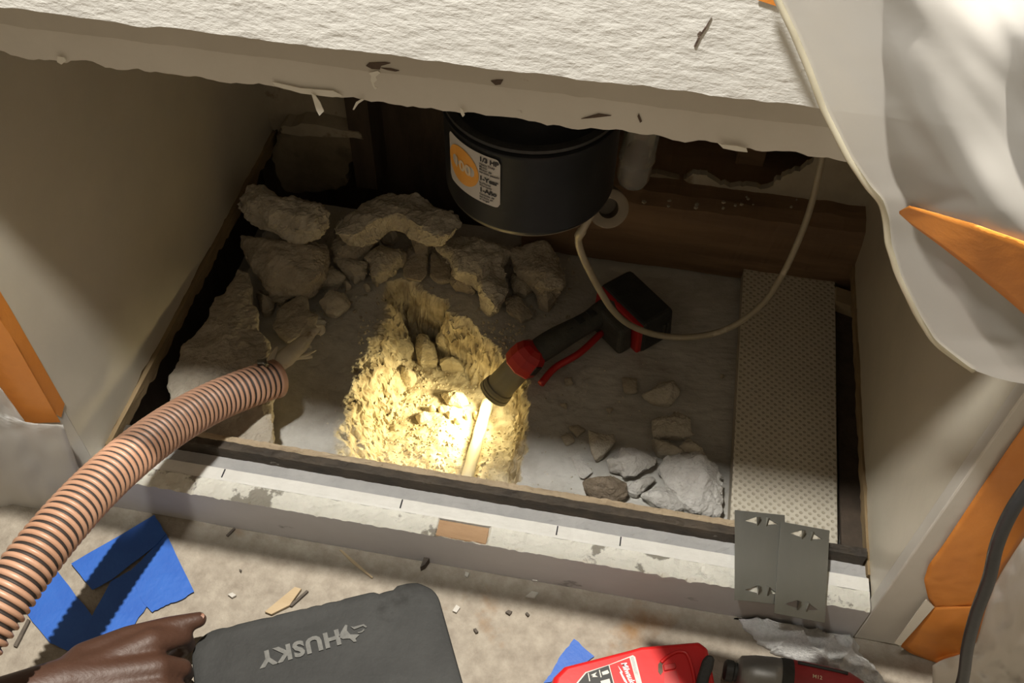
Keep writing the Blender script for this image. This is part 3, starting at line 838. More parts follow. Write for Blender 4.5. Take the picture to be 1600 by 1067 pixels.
for lb, pl in zip(PL2, [[(608,685),(640,673),(647,700),(620,717)], [(472,702),(520,668),(535,710),(490,742)], [(535,655),(560,655),(562,680),(538,680)], [(640,710),(675,705),(672,740),(645,735)], [(730,670),(760,690),(745,730),(728,710)], [(575,660),(595,660),(600,685),(580,690)], [(690,690),(712,695),(705,720),(690,715)]]):
    rock('trench_pebble', lb, crop(*C6, pl), tz + 0.012, 0.02, 'sandstone', 0.4, 22, 0.05, 0.002, 'small stones on the trench bottom', 'stone', ysc=0.7)

def bits(name, label, cat, boxpx, count, r0, r1, mt, zf):
    """uncountable grit: one mesh of tiny tetra-like crumbs"""
    vs, fs = [], []
    for _ in range(count):
        p = at(random.uniform(boxpx[0], boxpx[2]), random.uniform(boxpx[1], boxpx[3]), z=zf(0) if callable(zf) else zf)
        z = slab_z(p.x, p.y)[0]
        r = random.uniform(r0, r1) * random.random() ** 0.6
        b = len(vs)
        a0 = random.uniform(0, 6)
        for k in range(4):
            a = a0 + k * math.pi / 2 + random.uniform(-.4, .4)
            vs.append((p.x + r * math.cos(a), p.y + r * math.sin(a), z - r * 0.2))
        vs.append((p.x + r * random.uniform(-.5, .5), p.y + r * random.uniform(-.5, .5), z + r * random.uniform(.5, 1.1)))
        for k in range(4): fs.append((b + k, b + (k + 1) % 4, b + 4))
        fs.append((b + 3, b + 2, b + 1, b))
    o = mesh(name, vs, fs, M[mt], slab)
    tag(o, label, kind='stuff')
bits('trench_gravel', 'fine gravel and sand on the bottom of the lit trench', 'gravel', (570, 560, 820, 760), 1500, 0.0015, 0.0055, 'sandstone', -0.1)
bits('slab_grit', 'fine grit scattered over the dusty slab', 'grit', (440, 430, 1130, 800), 700, 0.001, 0.0035, 'rubble', 0.0)
bits('back_grit', 'crumbled grit between the chunks at the back', 'grit', (380, 370, 900, 500), 420, 0.002, 0.007, 'rubble_brown', 0.0)

# pipe in the trench
pa, pb = at(762, 628, z=-0.085), at(722, 775, z=-0.085)
po = lathe('buried_pipe', pa, pb - pa, [(0, 0.0), (0, 0.0095)] + [((pb - pa).length * k / 12, 0.0095 + 0.0006 * math.sin(k * 2.1)) for k in range(1, 13)] + [((pb - pa).length, 0)], M['pipe'], None, 24)
tag(po, 'pale round pipe lying exposed in the lit trench', 'pipe')

# ------------------------------------------------------------------ white dimpled tile, dark board and offcut
tl = empty('tile_plank', (0.382, 0.36, 0), 'long cream tile lying with its dimpled underside up', 'tile')
a, b, c, d = at(1163, 404, z=0.03), at(1305, 440, z=0.03), at(1309, 848, z=0.03), at(1140, 826, z=0.03)
d = d + (d - a) * 0.02; c = c + (c - b) * 0.04
prism('dimpled_face', [p + Vector((0, 0, -0.003)) for p in (a, b, c, d)], (0, 0, 0.003), M['tile'], tl, 0.001)
prism('edge_band', [Vector((p.x, p.y, 0.002)) + Vector((0.0005 * s, 0, 0)) for p, s in ((a, 1), (b, -1), (c, -1), (d, 1))], (0, 0, 0.0248), M['tile_edge'], tl, 0.001)
db = box('dark_board', 0.461, 0.500, 0.10, 0.585, 0.003, 0.012, M['dark_wood'])
tag(db, 'dark narrow board in the gap between tile and right panel', 'board')
oc = prism('wood_offcut', [at(1306, 447, z=0.035), at(1338, 458, z=0.035), at(1338, 482, z=0.035), at(1306, 470, z=0.035)], (0, 0, -0.023), M['chip_wood'], None, 0.001)
tag(oc, 'small light wood offcut at the back end of the cream tile', 'offcut')

# ------------------------------------------------------------------ nail plates on the sill
def nail_plate(label, tl_, tr_, bl_, lift=0.0):
    A = at(*tl_, z=0.1005 + lift); B = at(*tr_, z=0.1005 + lift); Cc = at(*bl_, z=0.0790 + lift)
    u = (B - A).normalized()
    Lw = (B - A).length
    v = (Cc - A); v = v - u * v.dot(u); Lh = v.length; v.normalize()
    nrm = u.cross(v).normalized()
    if nrm.z < 0: nrm = -nrm
    root = empty('nail_plate', Cc, label, 'metal plate', 'steel nail plates on the sill')
    def pt(s, t, h=0): return A + u * (s * Lw) + v * (t * Lh) + nrm * h
    holes = []
    prongs = []
    for t, sg in ((0.10, 1), (0.87, -1)):
        for s0, s1 in ((0.20, 0.44), (0.62, 0.86)):
            tip, inn = (s0, s1) if s0 < 0.5 else (s1, s0)
            holes.append([(tip, t + 0.012), (inn, t - 0.050), (inn, t + 0.034)])
            prongs.append((inn, t))
    bm = bmesh.new()
    def loop(pts):
        vv = [bm.verts.new(p) for p in pts]
        return [bm.edges.new((vv[i], vv[(i + 1) % len(vv)])) for i in range(len(vv))]
    e = loop([pt(0, 0), pt(1, 0), pt(1, 1), pt(0, 1)])
    for h in holes: e += loop([pt(*q) for q in h])
    bmesh.ops.triangle_fill(bm, edges=e, use_beauty=True)
    bmesh.ops.recalc_face_normals(bm, faces=bm.faces[:])
    vs = [v_.co.copy() for v_ in bm.verts]
    bm.verts.index_update()
    fs = [tuple(v_.index for v_ in f.verts) for f in bm.faces]
    bm.free()
    o = mesh('plate', vs, fs, M['steel'], root)
    s = o.modifiers.new('thickness', 'SOLIDIFY'); s.thickness = 0.0014; s.offset = 0
    for s_, t in prongs:
        p = [pt(s_, t - 0.055), pt(s_, t + 0.055), pt(s_ + 0.01, t - 0.01, 0.013)]
        w = u * 0.0018
        vv = p + [q + w for q in p]
        mesh('prong', vv, [(0, 1, 2), (5, 4, 3), (0, 3, 4, 1), (1, 4, 5, 2), (2, 5, 3, 0)], M['steel'], root)
    return root
nail_plate('steel nail plate lying further left, partly under its twin', (1148, 797), (1226, 805), (1184, 941))
nail_plate('steel nail plate lying further right, overlapping its twin', (1220, 815), (1296, 829), (1240, 964), 0.002)

# ------------------------------------------------------------------ waste disposer
DC = Vector((-0.006, 0.30, 0))
DR = 0.0985
zb = at(830, 372, y=0.30 - DR * 0.97).z
zs = at(829, 247, y=0.30 - DR).z
dsp = empty('waste_disposer', (DC.x, DC.y, zb), 'black cylindrical waste disposer hanging under the sink', 'waste disposer')
H = zs - zb
lathe('canister', (DC.x, DC.y, zb), (0, 0, 1), [(0, 0), (0, DR * 0.93), (0.003, DR * 0.975), (0.010, DR), (H - 0.006, DR), (H - 0.004, DR + 0.0015), (H, DR + 0.0015), (H + 0.002, DR - 0.001)], M['black_metal'], dsp, 96)
lathe('upper_housing', (DC.x, DC.y, zb + H), (0, 0, 1), [(0.0, DR - 0.002), (0.006, DR - 0.003), (0.010, DR - 0.010), (0.012, DR - 0.020), (0.018, DR - 0.026), (0.030, 0.058), (0.060, 0.052), (0.075, 0.050), (0.715 - zs + 0.0, 0.050)], M['black_metal'], dsp, 96)
lathe('rim_ring', (DC.x, DC.y, zb + H + 0.004), (0, 0, 1), [(0, DR - 0.004), (0.0, DR - 0.0), (0.004, DR + 0.0), (0.005, DR - 0.004), (0.005, DR - 0.010), (0.0, DR - 0.010)], M['black_rubber'], dsp, 96)
lathe('base_rim', (DC.x, DC.y, zb - 0.001), (0, 0, 1), [(0, DR * 0.90), (-0.0015, DR * 0.93), (0.001, DR * 0.955), (0.003, DR * 0.95)], M['grey_plastic'], dsp, 96)

# sticker coordinates: s along the circumference (metres), h above canister base
def ang_of(px, py, hz):
    # angle of the canister wall point seen at a pixel: intersect the ray with the cylinder
    c = Vector(((px - 800) / FPX, (py - 533.5) / FPX, 1.0))
    r = Vector((RX.dot(c), RY.dot(c), RZ.dot(c)))
    ox, oy = CAM.x - DC.x, CAM.y - DC.y
    A = r.x ** 2 + r.y ** 2; B = 2 * (ox * r.x + oy * r.y); C_ = ox * ox + oy * oy - DR * DR
    disc = B * B - 4 * A * C_
    t = (-B - math.sqrt(max(disc, 0))) / (2 * A)
    p = CAM + r * t
    return math.atan2(p.y - DC.y, p.x - DC.x), p.z
aR0, zR0 = ang_of(783, 253, 0)
aR1, zR1 = ang_of(781, 325, 0)
aL1, zL1 = ang_of(706, 275, 0)
aL0, zL0 = ang_of(703, 203, 0)
aR = (aR0 + aR1) / 2
zT = zR0 + 0.002; zB = zR1
def cylpt(s, h, off):
    """s metres leftwards from the sticker's right edge"""
    a = aR - s / DR
    r = DR + off
    return Vector((DC.x + r * math.cos(a), DC.y + r * math.sin(a), h))
SW = (aR - (aL1)) % (2 * math.pi) * DR
SW = min(max(SW, 0.06), 0.14)
def curved_patch(name, s0, s1, h0, h1, off, mt, parent, rad=0.006, n=30):
    vs, fs = [], []
    for i in range(n + 1):
        s = s0 + (s1 - s0) * i / n
        d = min(s - s0, s1 - s)
        ins = rad - math.sqrt(max(0, rad * rad - (rad - d) ** 2)) if d < rad else 0
        for k in range(5):
            vs.append(cylpt(s, h0 + ins + (h1 - h0 - 2 * ins) * k / 4, off))
    for i in range(n):
        for k in range(4):
            a = i * 5 + k
            fs.append((a, a + 1, a + 6, a + 5))
    return mesh(name, vs, fs, mt, parent, smooth=True)
lab = curved_patch('sticker', 0, SW, zB, zT, 0.0008, M['white_label'], dsp)
tag(lab, 'white sticker with an orange disc and black print')
SH = zT - zB

def text_geo(s, size, bold=0.0, align='LEFT', shear=0.0, space=1.0):
    cu = bpy.data.curves.new('t', 'FONT')
    cu.body = s; cu.size = size; cu.align_x = align; cu.offset = bold; cu.shear = shear
    cu.resolution_u = 3; cu.space_character = space
    ob = bpy.data.objects.new('t', cu); COL.objects.link(ob)
    bpy.context.view_layer.update()
    dg = bpy.context.evaluated_depsgraph_get()
    me = ob.evaluated_get(dg).to_mesh()
    bm = bmesh.new(); bm.from_mesh(me)
    bmesh.ops.remove_doubles(bm, verts=bm.verts[:], dist=1e-6)
    bm.verts.index_update()
    vs = [v.co.copy() for v in bm.verts]
    fs = [tuple(v.index for v in f.verts) for f in bm.faces]
    bm.free()
    ob.evaluated_get(dg).to_mesh_clear()
    bpy.data.objects.remove(ob); bpy.data.curves.remove(cu)
    return vs, fs

def put_text(name, s, size, fn, mt, parent, bold=0.0, align='LEFT', shear=0.0):
    vs, fs = text_geo(s, size, bold, align, shear)
    return mesh(name, [fn(v.x, v.y) for v in vs], fs, mt, parent)
# orange disc
n = 40
cs, chh, cr = SW * 0.66, zB + SH * 0.52, SH * 0.37
vs = [cylpt(cs, chh, 0.0014)] + [cylpt(cs + cr * math.cos(2 * math.pi * k / n), chh + cr * math.sin(2 * math.pi * k / n), 0.0014) for k in range(n)]
fs = [(0, 1 + (k + 1) % n, 1 + k) for k in range(n)]
mesh('orange_disc', vs, fs, M['orange_label'], lab)
put_text('print', '100', 0.019, lambda x, y: cylpt(cs - x, chh - 0.006 + y, 0.0018), M['pale_ink'], lab, 0.0006, 'CENTER')
tx = SW * 0.325
def line(s, size, hfrac, bold):
    put_text('print', s, size, lambda x, y: cylpt(tx - x, zB + SH * hfrac + y, 0.0015), M['ink'], lab, bold)
line('1/3 HP', 0.0083, 0.865, 0.0004)
for k, s in enumerate(['Heavy Duty', 'Motor', 'Motor de', 'servicio pesado']): line(s, 0.0039, 0.79 - 0.055 * k, 0.0001)
line('1-Year', 0.0083, 0.475, 0.0004)
for k, s in enumerate(['In-Home', 'Warranty']): line(s, 0.0039, 0.405 - 0.055 * k, 0.0001)
line('1-Año', 0.0083, 0.235, 0.0004)
for k, s in enumerate(['Garantía de', 'servicio en', 'el hogar']): line(s, 0.0039, 0.165 - 0.055 * k, 0.0001)

# clear tube behind the disposer, outlet elbow, cord
q = at(986, 291, y=0.37)
ctb = lathe('clear_tube', q, (0.05, 0.0, 1), [(0, 0), (0.002, 0.010), (0.008, 0.017), (0.018, 0.0205), (0.045, 0.021), (0.047, 0.0225), (0.05, 0.0225), (0.052, 0.021), (0.34, 0.0215), (0.34, 0.0195), (0.05, 0.019), (0.018, 0.0185), (0.008, 0.015), (0.003, 0.0)], M['clear'], None, 40)
tag(ctb, 'clear plastic tube with a rounded end hanging behind the canister', 'tube')
q = at(951, 326, y=0.345)
axis = (CAM - q).normalized() + Vector((0.15, 0, -0.25))
elb = lathe('outlet_elbow', q - axis.normalized() * 0.035, axis, [(0, 0.013), (0.0, 0.024), (0.028, 0.0255), (0.035, 0.0255), (0.036, 0.0235), (0.0345, 0.015), (0.034, 0.0128), (0.012, 0.0125), (0.010, 0.0)], M['grey_plastic'], None, 48)
tag(elb, 'brown-grey round outlet mouth peeking out beside the canister', 'pipe outlet')
cp = [(935,340),(912,356),(904,372),(908,394),(922,425),(940,458),(958,485),(985,508),(1030,524),(1085,526),(1140,512),(1190,476),(1222,430),(1248,375),(1266,325),(1282,260),(1290,215)]
cpath = []
for i, (a, b) in enumerate(cp):
    cpath.append(at(a, b, y=0.315 + 0.17 * (i / (len(cp) - 1)) ** 1.3))
cpath[0] = cpath[0] + Vector((0, 0.02, 0.02))
cd_ = tube('power_cord', cpath, lambda i: 0.0050 + (0.0012 if 8 < i < 14 else 0) - 0.0006 * (i / 120), M['cord'], None, 120, 14)
tag(cd_, 'grey beige power cord looping from the canister to the right', 'cord')

# ------------------------------------------------------------------ corrugated hose
hp = [(428, 592, 0.105), (385, 607, 0.125), (330, 630, 0.150), (270, 664, 0.185), (205, 712, 0.225), (140, 772, 0.255), (75, 845, 0.275), (15, 925, 0.28), (-50, 1020, 0.27), (-120, 1130, 0.24)]
hpath = spline([at(a, b, z=z) for a, b, z in hp], 1400)
# arc length
al = [0.0]
for i in range(1, len(hpath)): al.append(al[-1] + (hpath[i] - hpath[i - 1]).length)
PITCH = 0.0088
HR = 0.0275
NR = 8
rings = int(al[-1] / (PITCH / NR))
pp, k = [], 0
for i in range(rings):
    t = i * PITCH / NR
    while al[k + 1] < t: k += 1
    pp.append(hpath[k].lerp(hpath[k + 1], (t - al[k]) / (al[k + 1] - al[k])))
offs = [-0.0042, -0.0022, -0.0004, 0.0, 0.0, -0.0004, -0.0022, -0.0042]
hs = empty('vacuum_hose', hpath[0], 'peach corrugated vacuum hose reaching into the cabinet', 'hose')
vs, fs = sweep_vf(pp, lambda i: HR + offs[i % NR], 36, cap=False)
ids = []
for i in range(rings - 1):
    g = 1 if (i % NR) in (6, 7, 0) else 0
    ids += [g] * 36
mesh('corrugated_tube', vs, fs, [M['hose_rib'], M['hose_groove']], hs, smooth=True, mi=ids)
d0 = (pp[0] - pp[10]).normalized()
lathe('cuff', pp[0] - d0 * 0.004, d0, [(0, HR + 0.0004), (0.006, HR + 0.0006), (0.0075, HR - 0.001), (0.006, HR - 0.005), (-0.05, HR - 0.005)], M['hose_rib'], hs, 40)
u0, w0 = frame_of(d0)
# clamp screw near the top of the hose end
q = at(410, 570, z=0.138)
cl = prism('clamp', [q + Vector(v) for v in ((-0.008, 0.003, 0), (0.004, 0.007, 0), (0.007, 0.0, 0), (-0.005, -0.004, 0))], (0, 0, 0.006), M['steel'], hs, 0.001)
lathe('clamp_screw', q + Vector((0.004, -0.001, 0.004)), (0.9, -0.4, 0.1), [(0, 0), (0, 0.003), (0.005, 0.003), (0.005, 0)], M['steel'], hs, 16)
def strip(pts, widths, zs_):
    n = len(pts)
    P = spline([at(a, b, z=z) for (a, b), z in zip(pts, zs_)], 24)
    vs, fs = [], []
    for i, p in enumerate(P):
        t = i / 24 * (n - 1); k = min(int(t), n - 2)
        w = widths[k] + (widths[k + 1] - widths[k]) * (t - k)
        d = (P[min(i + 1, 24)] - P[max(i - 1, 0)]).normalized()
        s = d.cross(Vector((0, 0, 1))).normalized()
        for j in range(5):
            o_ = (j / 4 - 0.5)
            vs.append(p + s * (o_ * w) + Vector((0, 0, -abs(o_) ** 2 * w * 1.2 + 0.0015 * fbm(p.x, p.y, j, 90))))
    for i in range(24):
        for j in range(4):
            a = i * 5 + j
            fs.append((a, a + 1, a + 6, a + 5))
    o = mesh('torn_strip', vs, fs, M['rag'], hs, smooth=True)
    s = o.modifiers.new('thickness', 'SOLIDIFY'); s.thickness = 0.0014
    return o
strip([(420,575),(440,555),(465,535),(485,518),(500,508)], [0.024, 0.034, 0.028, 0.016, 0.012], [0.125, 0.125, 0.115, 0.105, 0.10])
strip([(498,522),(503,516),(502,508),(494,508)], [0.007, 0.009, 0.008, 0.005], [0.098, 0.10, 0.104, 0.108])
strip([(430,580),(445,562),(462,556),(478,555),(488,557)], [0.013, 0.016, 0.011, 0.010, 0.004], [0.120, 0.112, 0.106, 0.102, 0.10])
strip([(450,562),(468,549),(480,540),(487,543)], [0.006, 0.007, 0.006, 0.003], [0.112, 0.110, 0.106, 0.102])
strip([(468,556),(480,552),(494,546)], [0.005, 0.005, 0.003], [0.106, 0.106, 0.102])
strip([(416,572),(424,556),(433,541)], [0.010, 0.010, 0.004], [0.128, 0.128, 0.124])
strip([(434,588),(436,598),(433,610)], [0.008, 0.010, 0.006], [0.115, 0.105, 0.095])

# ------------------------------------------------------------------ flashlight on the slab
fla = empty('flashlight', at(900, 520, z=0.0), 'red and black cordless flashlight shining into the trench', 'flashlight')
# battery pack block
def oriented_box(name, c, ux, uy, uz, hx, hy, hz, mt, parent, bv=0.004, taper=1.0):
    vs = []
    for sz in (-1, 1):
        t = taper if sz > 0 else 1
        for sx, sy in ((-1, -1), (1, -1), (1, 1), (-1, 1)):
            vs.append(c + ux * (sx * hx * t) + uy * (sy * hy * t) + uz * (sz * hz))
    o = mesh(name, vs, [(3, 2, 1, 0), (4, 5, 6, 7), (0, 1, 5, 4), (1, 2, 6, 5), (2, 3, 7, 6), (3, 0, 4, 7)], mt, parent)
    if bv: bevel(o, bv, 3)
    return o
hA = at(830, 556, z=0.040); hB = at(948, 486, z=0.040)
ax = (hB - hA); ax.z = 0; ax.normalize()
ay = Vector((-ax.y, ax.x, 0)); az = Vector((0, 0, 1))
bc = at(992, 484, z=0.032)
bx = (at(1030, 470, z=0.03) - at(958, 510, z=0.03)); bx.z = 0; bx.normalize(); by = Vector((-bx.y, bx.x, 0))
pk = oriented_box('battery_pack', bc, bx, by, az, 0.034, 0.058, 0.031, M['tool_black'], fla, 0.008, 0.92)
oriented_box('side_rib', bc + bx * 0.010 - by * 0.0575 , bx, by, az, 0.002, 0.002, 0.012, M['dusty_black'], pk, 0.001)
oriented_box('side_rib', bc + bx * 0.018 - by * 0.0575, bx, by, az, 0.002, 0.002, 0.012, M['dusty_black'], pk, 0.001)
rs = oriented_box('red_band', bc - bx * 0.033, bx, by, az, 0.006, 0.055, 0.029, M['tool_red'], fla, 0.004, 0.94)
oriented_box('foot', bc - bx * 0.052 - by * 0.01, bx, by, az, 0.014, 0.034, 0.026, M['dusty_black'], fla, 0.006, 0.85)
# handle: swept oval
hpth = spline([hA, hA.lerp(hB, 0.35) + Vector((0, 0, 0.003)), hA.lerp(hB, 0.75), hB, bc - bx * 0.02 + Vector((0, 0, 0.006))], 40)
vs, fs = sweep_vf(hpth, lambda i: 0.0185 + 0.0015 * math.sin(i * 0.25) + 0.004 * max(0, (i - 28) / 12), 24)
mesh('handle', vs, fs, M['dusty_black'], fla, smooth=True)
for k in range(4):
    c = hA.lerp(hB, 0.3 + 0.16 * k) + az * 0.0185
    oriented_box('grip_rib', c, ax, ay, az, 0.006, 0.008, 0.0012, M['tool_black'], fla, 0.001)
# red guard rail along the handle's lower side
g0 = at(845, 600, z=0.02); g1 = at(868, 574, z=0.022); g2 = at(905, 552, z=0.026); g3 = at(940, 520, z=0.02)
tube('guard_rail', [g0, g1, g2, g3], 0.0055, M['tool_red'], fla, 24, 12)
# collar and head, pointing down into the trench
ha = at(826, 556, z=0.040); hb = at(772, 614, z=-0.028)
hax = (hb - ha).normalized()
HL = (hb - ha).length
col_prof = [(-0.022, 0.0), (-0.020, 0.014), (-0.014, 0.022), (-0.004, 0.0265), (0.010, 0.028), (0.022, 0.0275), (0.024, 0.0265), (0.024, 0.0215)]
lathe('collar', ha, hax, col_prof, M['tool_red'], fla, 8, smooth=False)
lathe('head', ha, hax, [(0.0, 0.0), (0.0, 0.021), (HL - 0.016, 0.0225), (HL - 0.015, 0.0245), (HL - 0.010, 0.0255), (HL - 0.009, 0.0245), (HL - 0.006, 0.0245), (HL - 0.005, 0.0258), (HL, 0.0258), (HL, 0.0232), (HL - 0.006, 0.021)], M['lens_barrel'], fla, 48)
lathe('bezel_ring', ha, hax, [(HL - 0.0015, 0.0235), (HL - 0.001, 0.0262), (HL + 0.0008, 0.0262), (HL + 0.001, 0.0235)], M['steel'], fla, 48)
lathe('lens', ha, hax, [(HL - 0.006, 0.0), (HL - 0.006, 0.0212)], M['lens'], fla, 32, smooth=False)
oriented_box('side_badge', ha + hax * 0.010 + hax.cross(az).normalized() * 0.0 + (-ay) * 0.0265, hax, hax.cross(ay).normalized(), ay, 0.009, 0.007, 0.0015, M['tool_black'], fla, 0.001)
sp = bpy.data.lights.new('flashlight_beam', 'SPOT')
sp.energy = 4.2; sp.color = (1.0, 0.80, 0.40); sp.spot_size = math.radians(118); sp.spot_blend = 0.9; sp.shadow_soft_size = 0.012
so = bpy.data.objects.new('flashlight_beam', sp); COL.objects.link(so)
so.parent = fla
so.location = ha + hax * (HL + 0.004) - fla.location
tgt = at(590, 695, z=-0.09) + Vector((0, 0, -0.045))
so.rotation_euler = (tgt - (ha + hax * HL)).to_track_quat('-Z', 'Y').to_euler()

# ------------------------------------------------------------------ blue tape on the kitchen floor
C8 = (0, 760, 2.857)
def tape_piece(label, pts, z, mt='blue_tape', name='blue_tape', group='blue tape strips on the floor'):
    P = [at(a, b, z=z) for a, b in pts]
    n = len(P)
    out = []
    for i in range(n):
        p, q = P[i], P[(i + 1) % n]
        for k in range(5):
            r = p.lerp(q, k / 5)
            out.append(r + (Vector((random.uniform(-1, 1), random.uniform(-1, 1), 0)) * 0.0007 if k else Vector((0, 0, 0))))
    o = prism(name, out, (0, 0, 0.0006), M[mt])
    return tag(o, label, 'tape', group)
tape_piece('blue tape strip nearest the sill, running toward upper right', crop(*C8, [(318,345),(690,127),(742,212),(700,260),(500,415),(412,462)]), 0.0036)
tape_piece('blue tape strip with white paint specks, lower right of the others', crop(*C8, [(742,212),(867,470),(800,510),(740,530),(680,562),(640,520),(578,382),(640,320)]), 0.0028)
tape_piece('blue tape strip nearest the hose, lying furthest left', crop(*C8, [(98,540),(245,362),(412,578),(395,700),(330,745),(225,700)]), 0.0012)
tape_piece('middle blue tape strip partly under the hand', crop(*C8, [(412,578),(495,425),(580,375),(660,530),(610,600),(540,740),(330,745),(380,650)]), 0.0020)
tape_piece('crumpled blue tape scrap sticking out behind the red charger', crop(820, 900, 2.667, [(205,262),(290,335),(200,400),(120,440),(78,445),(110,405),(150,330)]), 0.0015)

# ------------------------------------------------------------------ kneeling pad
PZ = 0.026
pr = at(672, 902, z=PZ); pl_ = at(305, 990, z=PZ)
u = (pl_ - pr); PWID = u.length + 0.012; u.normalize()
v = Vector((u.y, -u.x, 0)); v = v if v.y < 0 else -v
# right edge direction check
re = (at(728, 1067, z=PZ) - at(692, 940, z=PZ)); re.z = 0; re.normalize()
PC = pr - u * 0.004
PH = 0.21
pad = empty('kneeling_pad', (PC + u * PWID / 2 + v * PH / 2) * 1.0 - Vector((0, 0, PZ)), 'black foam kneeling pad with worn corner and grey lettering', 'kneeling pad')
def padpt(s, t, z): 
    q = PC + u * s + re * t
    return Vector((q.x, q.y, z))
ol = []
cr = 0.034
for cx, cy, a0 in ((cr, cr, 180), (PWID - cr, cr, 270), (PWID - cr, PH - cr, 0), (cr, PH - cr, 90)):
    for k in range(9):
        a = math.radians(a0 + 90 * k / 8)
        ol.append((cx + cr * math.cos(a), cy + cr * math.sin(a)))
# densify and roughen the far edge (bitten foam)
dn = []
for i in range(len(ol)):
    p, q = ol[i], ol[(i + 1) % len(ol)]
    L_ = math.hypot(q[0] - p[0], q[1] - p[1]); k_ = max(1, int(L_ / 0.006))
    for k in range(k_):
        s = p[0] + (q[0] - p[0]) * k / k_; t = p[1] + (q[1] - p[1]) * k / k_
        if t < 0.02: t += 0.003 * max(0, fbm(s, 0, 5, 60, 3)) + (0.004 if 0.05 < s < 0.075 else 0)
        dn.append((s, t))
rings = [(0.0, 0.94), (0.004, 0.99), (0.5, 1.0), (0.86, 1.0), (0.97, 0.992), (1.0, 0.975)]
vs, fs = [], []
nq = len(dn)
cs_, ct_ = PWID / 2, PH / 2
for h, sc_ in rings:
    for s, t in dn:
        ds, dt = s - cs_, t - ct_
        L_ = math.hypot(ds, dt); ins = (1 - sc_) * 0.1
        vs.append(padpt(cs_ + ds * (1 - ins / L_ * 1.0), ct_ + dt * (1 - ins / L_), h * PZ))
for r in (0.9, 0.75, 0.55, 0.35, 0.15):
    for s, t in dn:
        ss_, tt_ = cs_ + (s - cs_) * r, ct_ + (t - ct_) * r
        z = PZ + 0.0009 * fbm(ss_, tt_, 2, 20)
        dent = math.exp(-(((ss_ - 0.17) / 0.045) ** 2 + ((tt_ - 0.015) / 0.02) ** 2))
        z -= 0.005 * dent
        vs.append(padpt(ss_, tt_, z))
vs.append(padpt(cs_, ct_, PZ))
nr = len(rings) + 5
for j in range(nr - 1):
    for q_ in range(nq):
        a, b = j * nq + q_, j * nq + (q_ + 1) % nq
        fs.append((a, a + nq, b + nq, b))
for q_ in range(nq): fs.append(((nr - 1) * nq + q_, nr * nq, (nr - 1) * nq + (q_ + 1) % nq))
fs.append(tuple(range(nq)))
po_ = mesh('foam', vs, fs, M['pad'], pad, smooth=True)
# lettering: H next to the dog emblem, upside down to the camera
tb0 = at(529, 985, z=PZ); tb1 = at(402, 1023, z=PZ)     # top-of-image side of H .. Y = baseline (text is upside down)
tu = (tb1 - tb0); TL = tu.length; tu.normalize()
tv = Vector((tu.y, -tu.x, 0)); tv = tv if tv.y < 0 else -tv
def padtext(x, y): 
    q_ = tb0 + tu * x + tv * y
    return Vector((q_.x, q_.y, PZ + 0.0022))
vsT, fsT = text_geo('HUSKY', 0.03, 0.0014, 'LEFT', 0.0, 1.12)
mx_ = max(q_.x for q_ in vsT); my_ = max(q_.y for q_ in vsT); mn_ = min(q_.x for q_ in vsT)
kx = TL / (mx_ - mn_)
hgt = (at(420, 1037, z=PZ) - at(411, 1017, z=PZ)).length * 1.0
ky = 0.0195 / my_
mesh('lettering', [padtext((q_.x - mn_) * kx, q_.y * ky) for q_ in vsT], fsT, M['pad_print'], pad)
E4 = (390, 960, 7.62)
for poly in ([(1062,270),(1090,210),(1140,125),(1165,130),(1160,195),(1200,240),(1290,240),(1310,245),(1260,290),(1275,325),(1240,330),(1195,290),(1170,290),(1110,295)],
             [(1200,145),(1240,150),(1360,118),(1400,150),(1385,160),(1350,140),(1245,180)],
             [(1285,215),(1330,205),(1360,175),(1370,190),(1340,215),(1295,225)]):
    prism('emblem', [at(a, b, z=PZ + 0.0012) for a, b in crop(*E4, poly)], (0, 0, 0.001), M['pad_print'], pad)

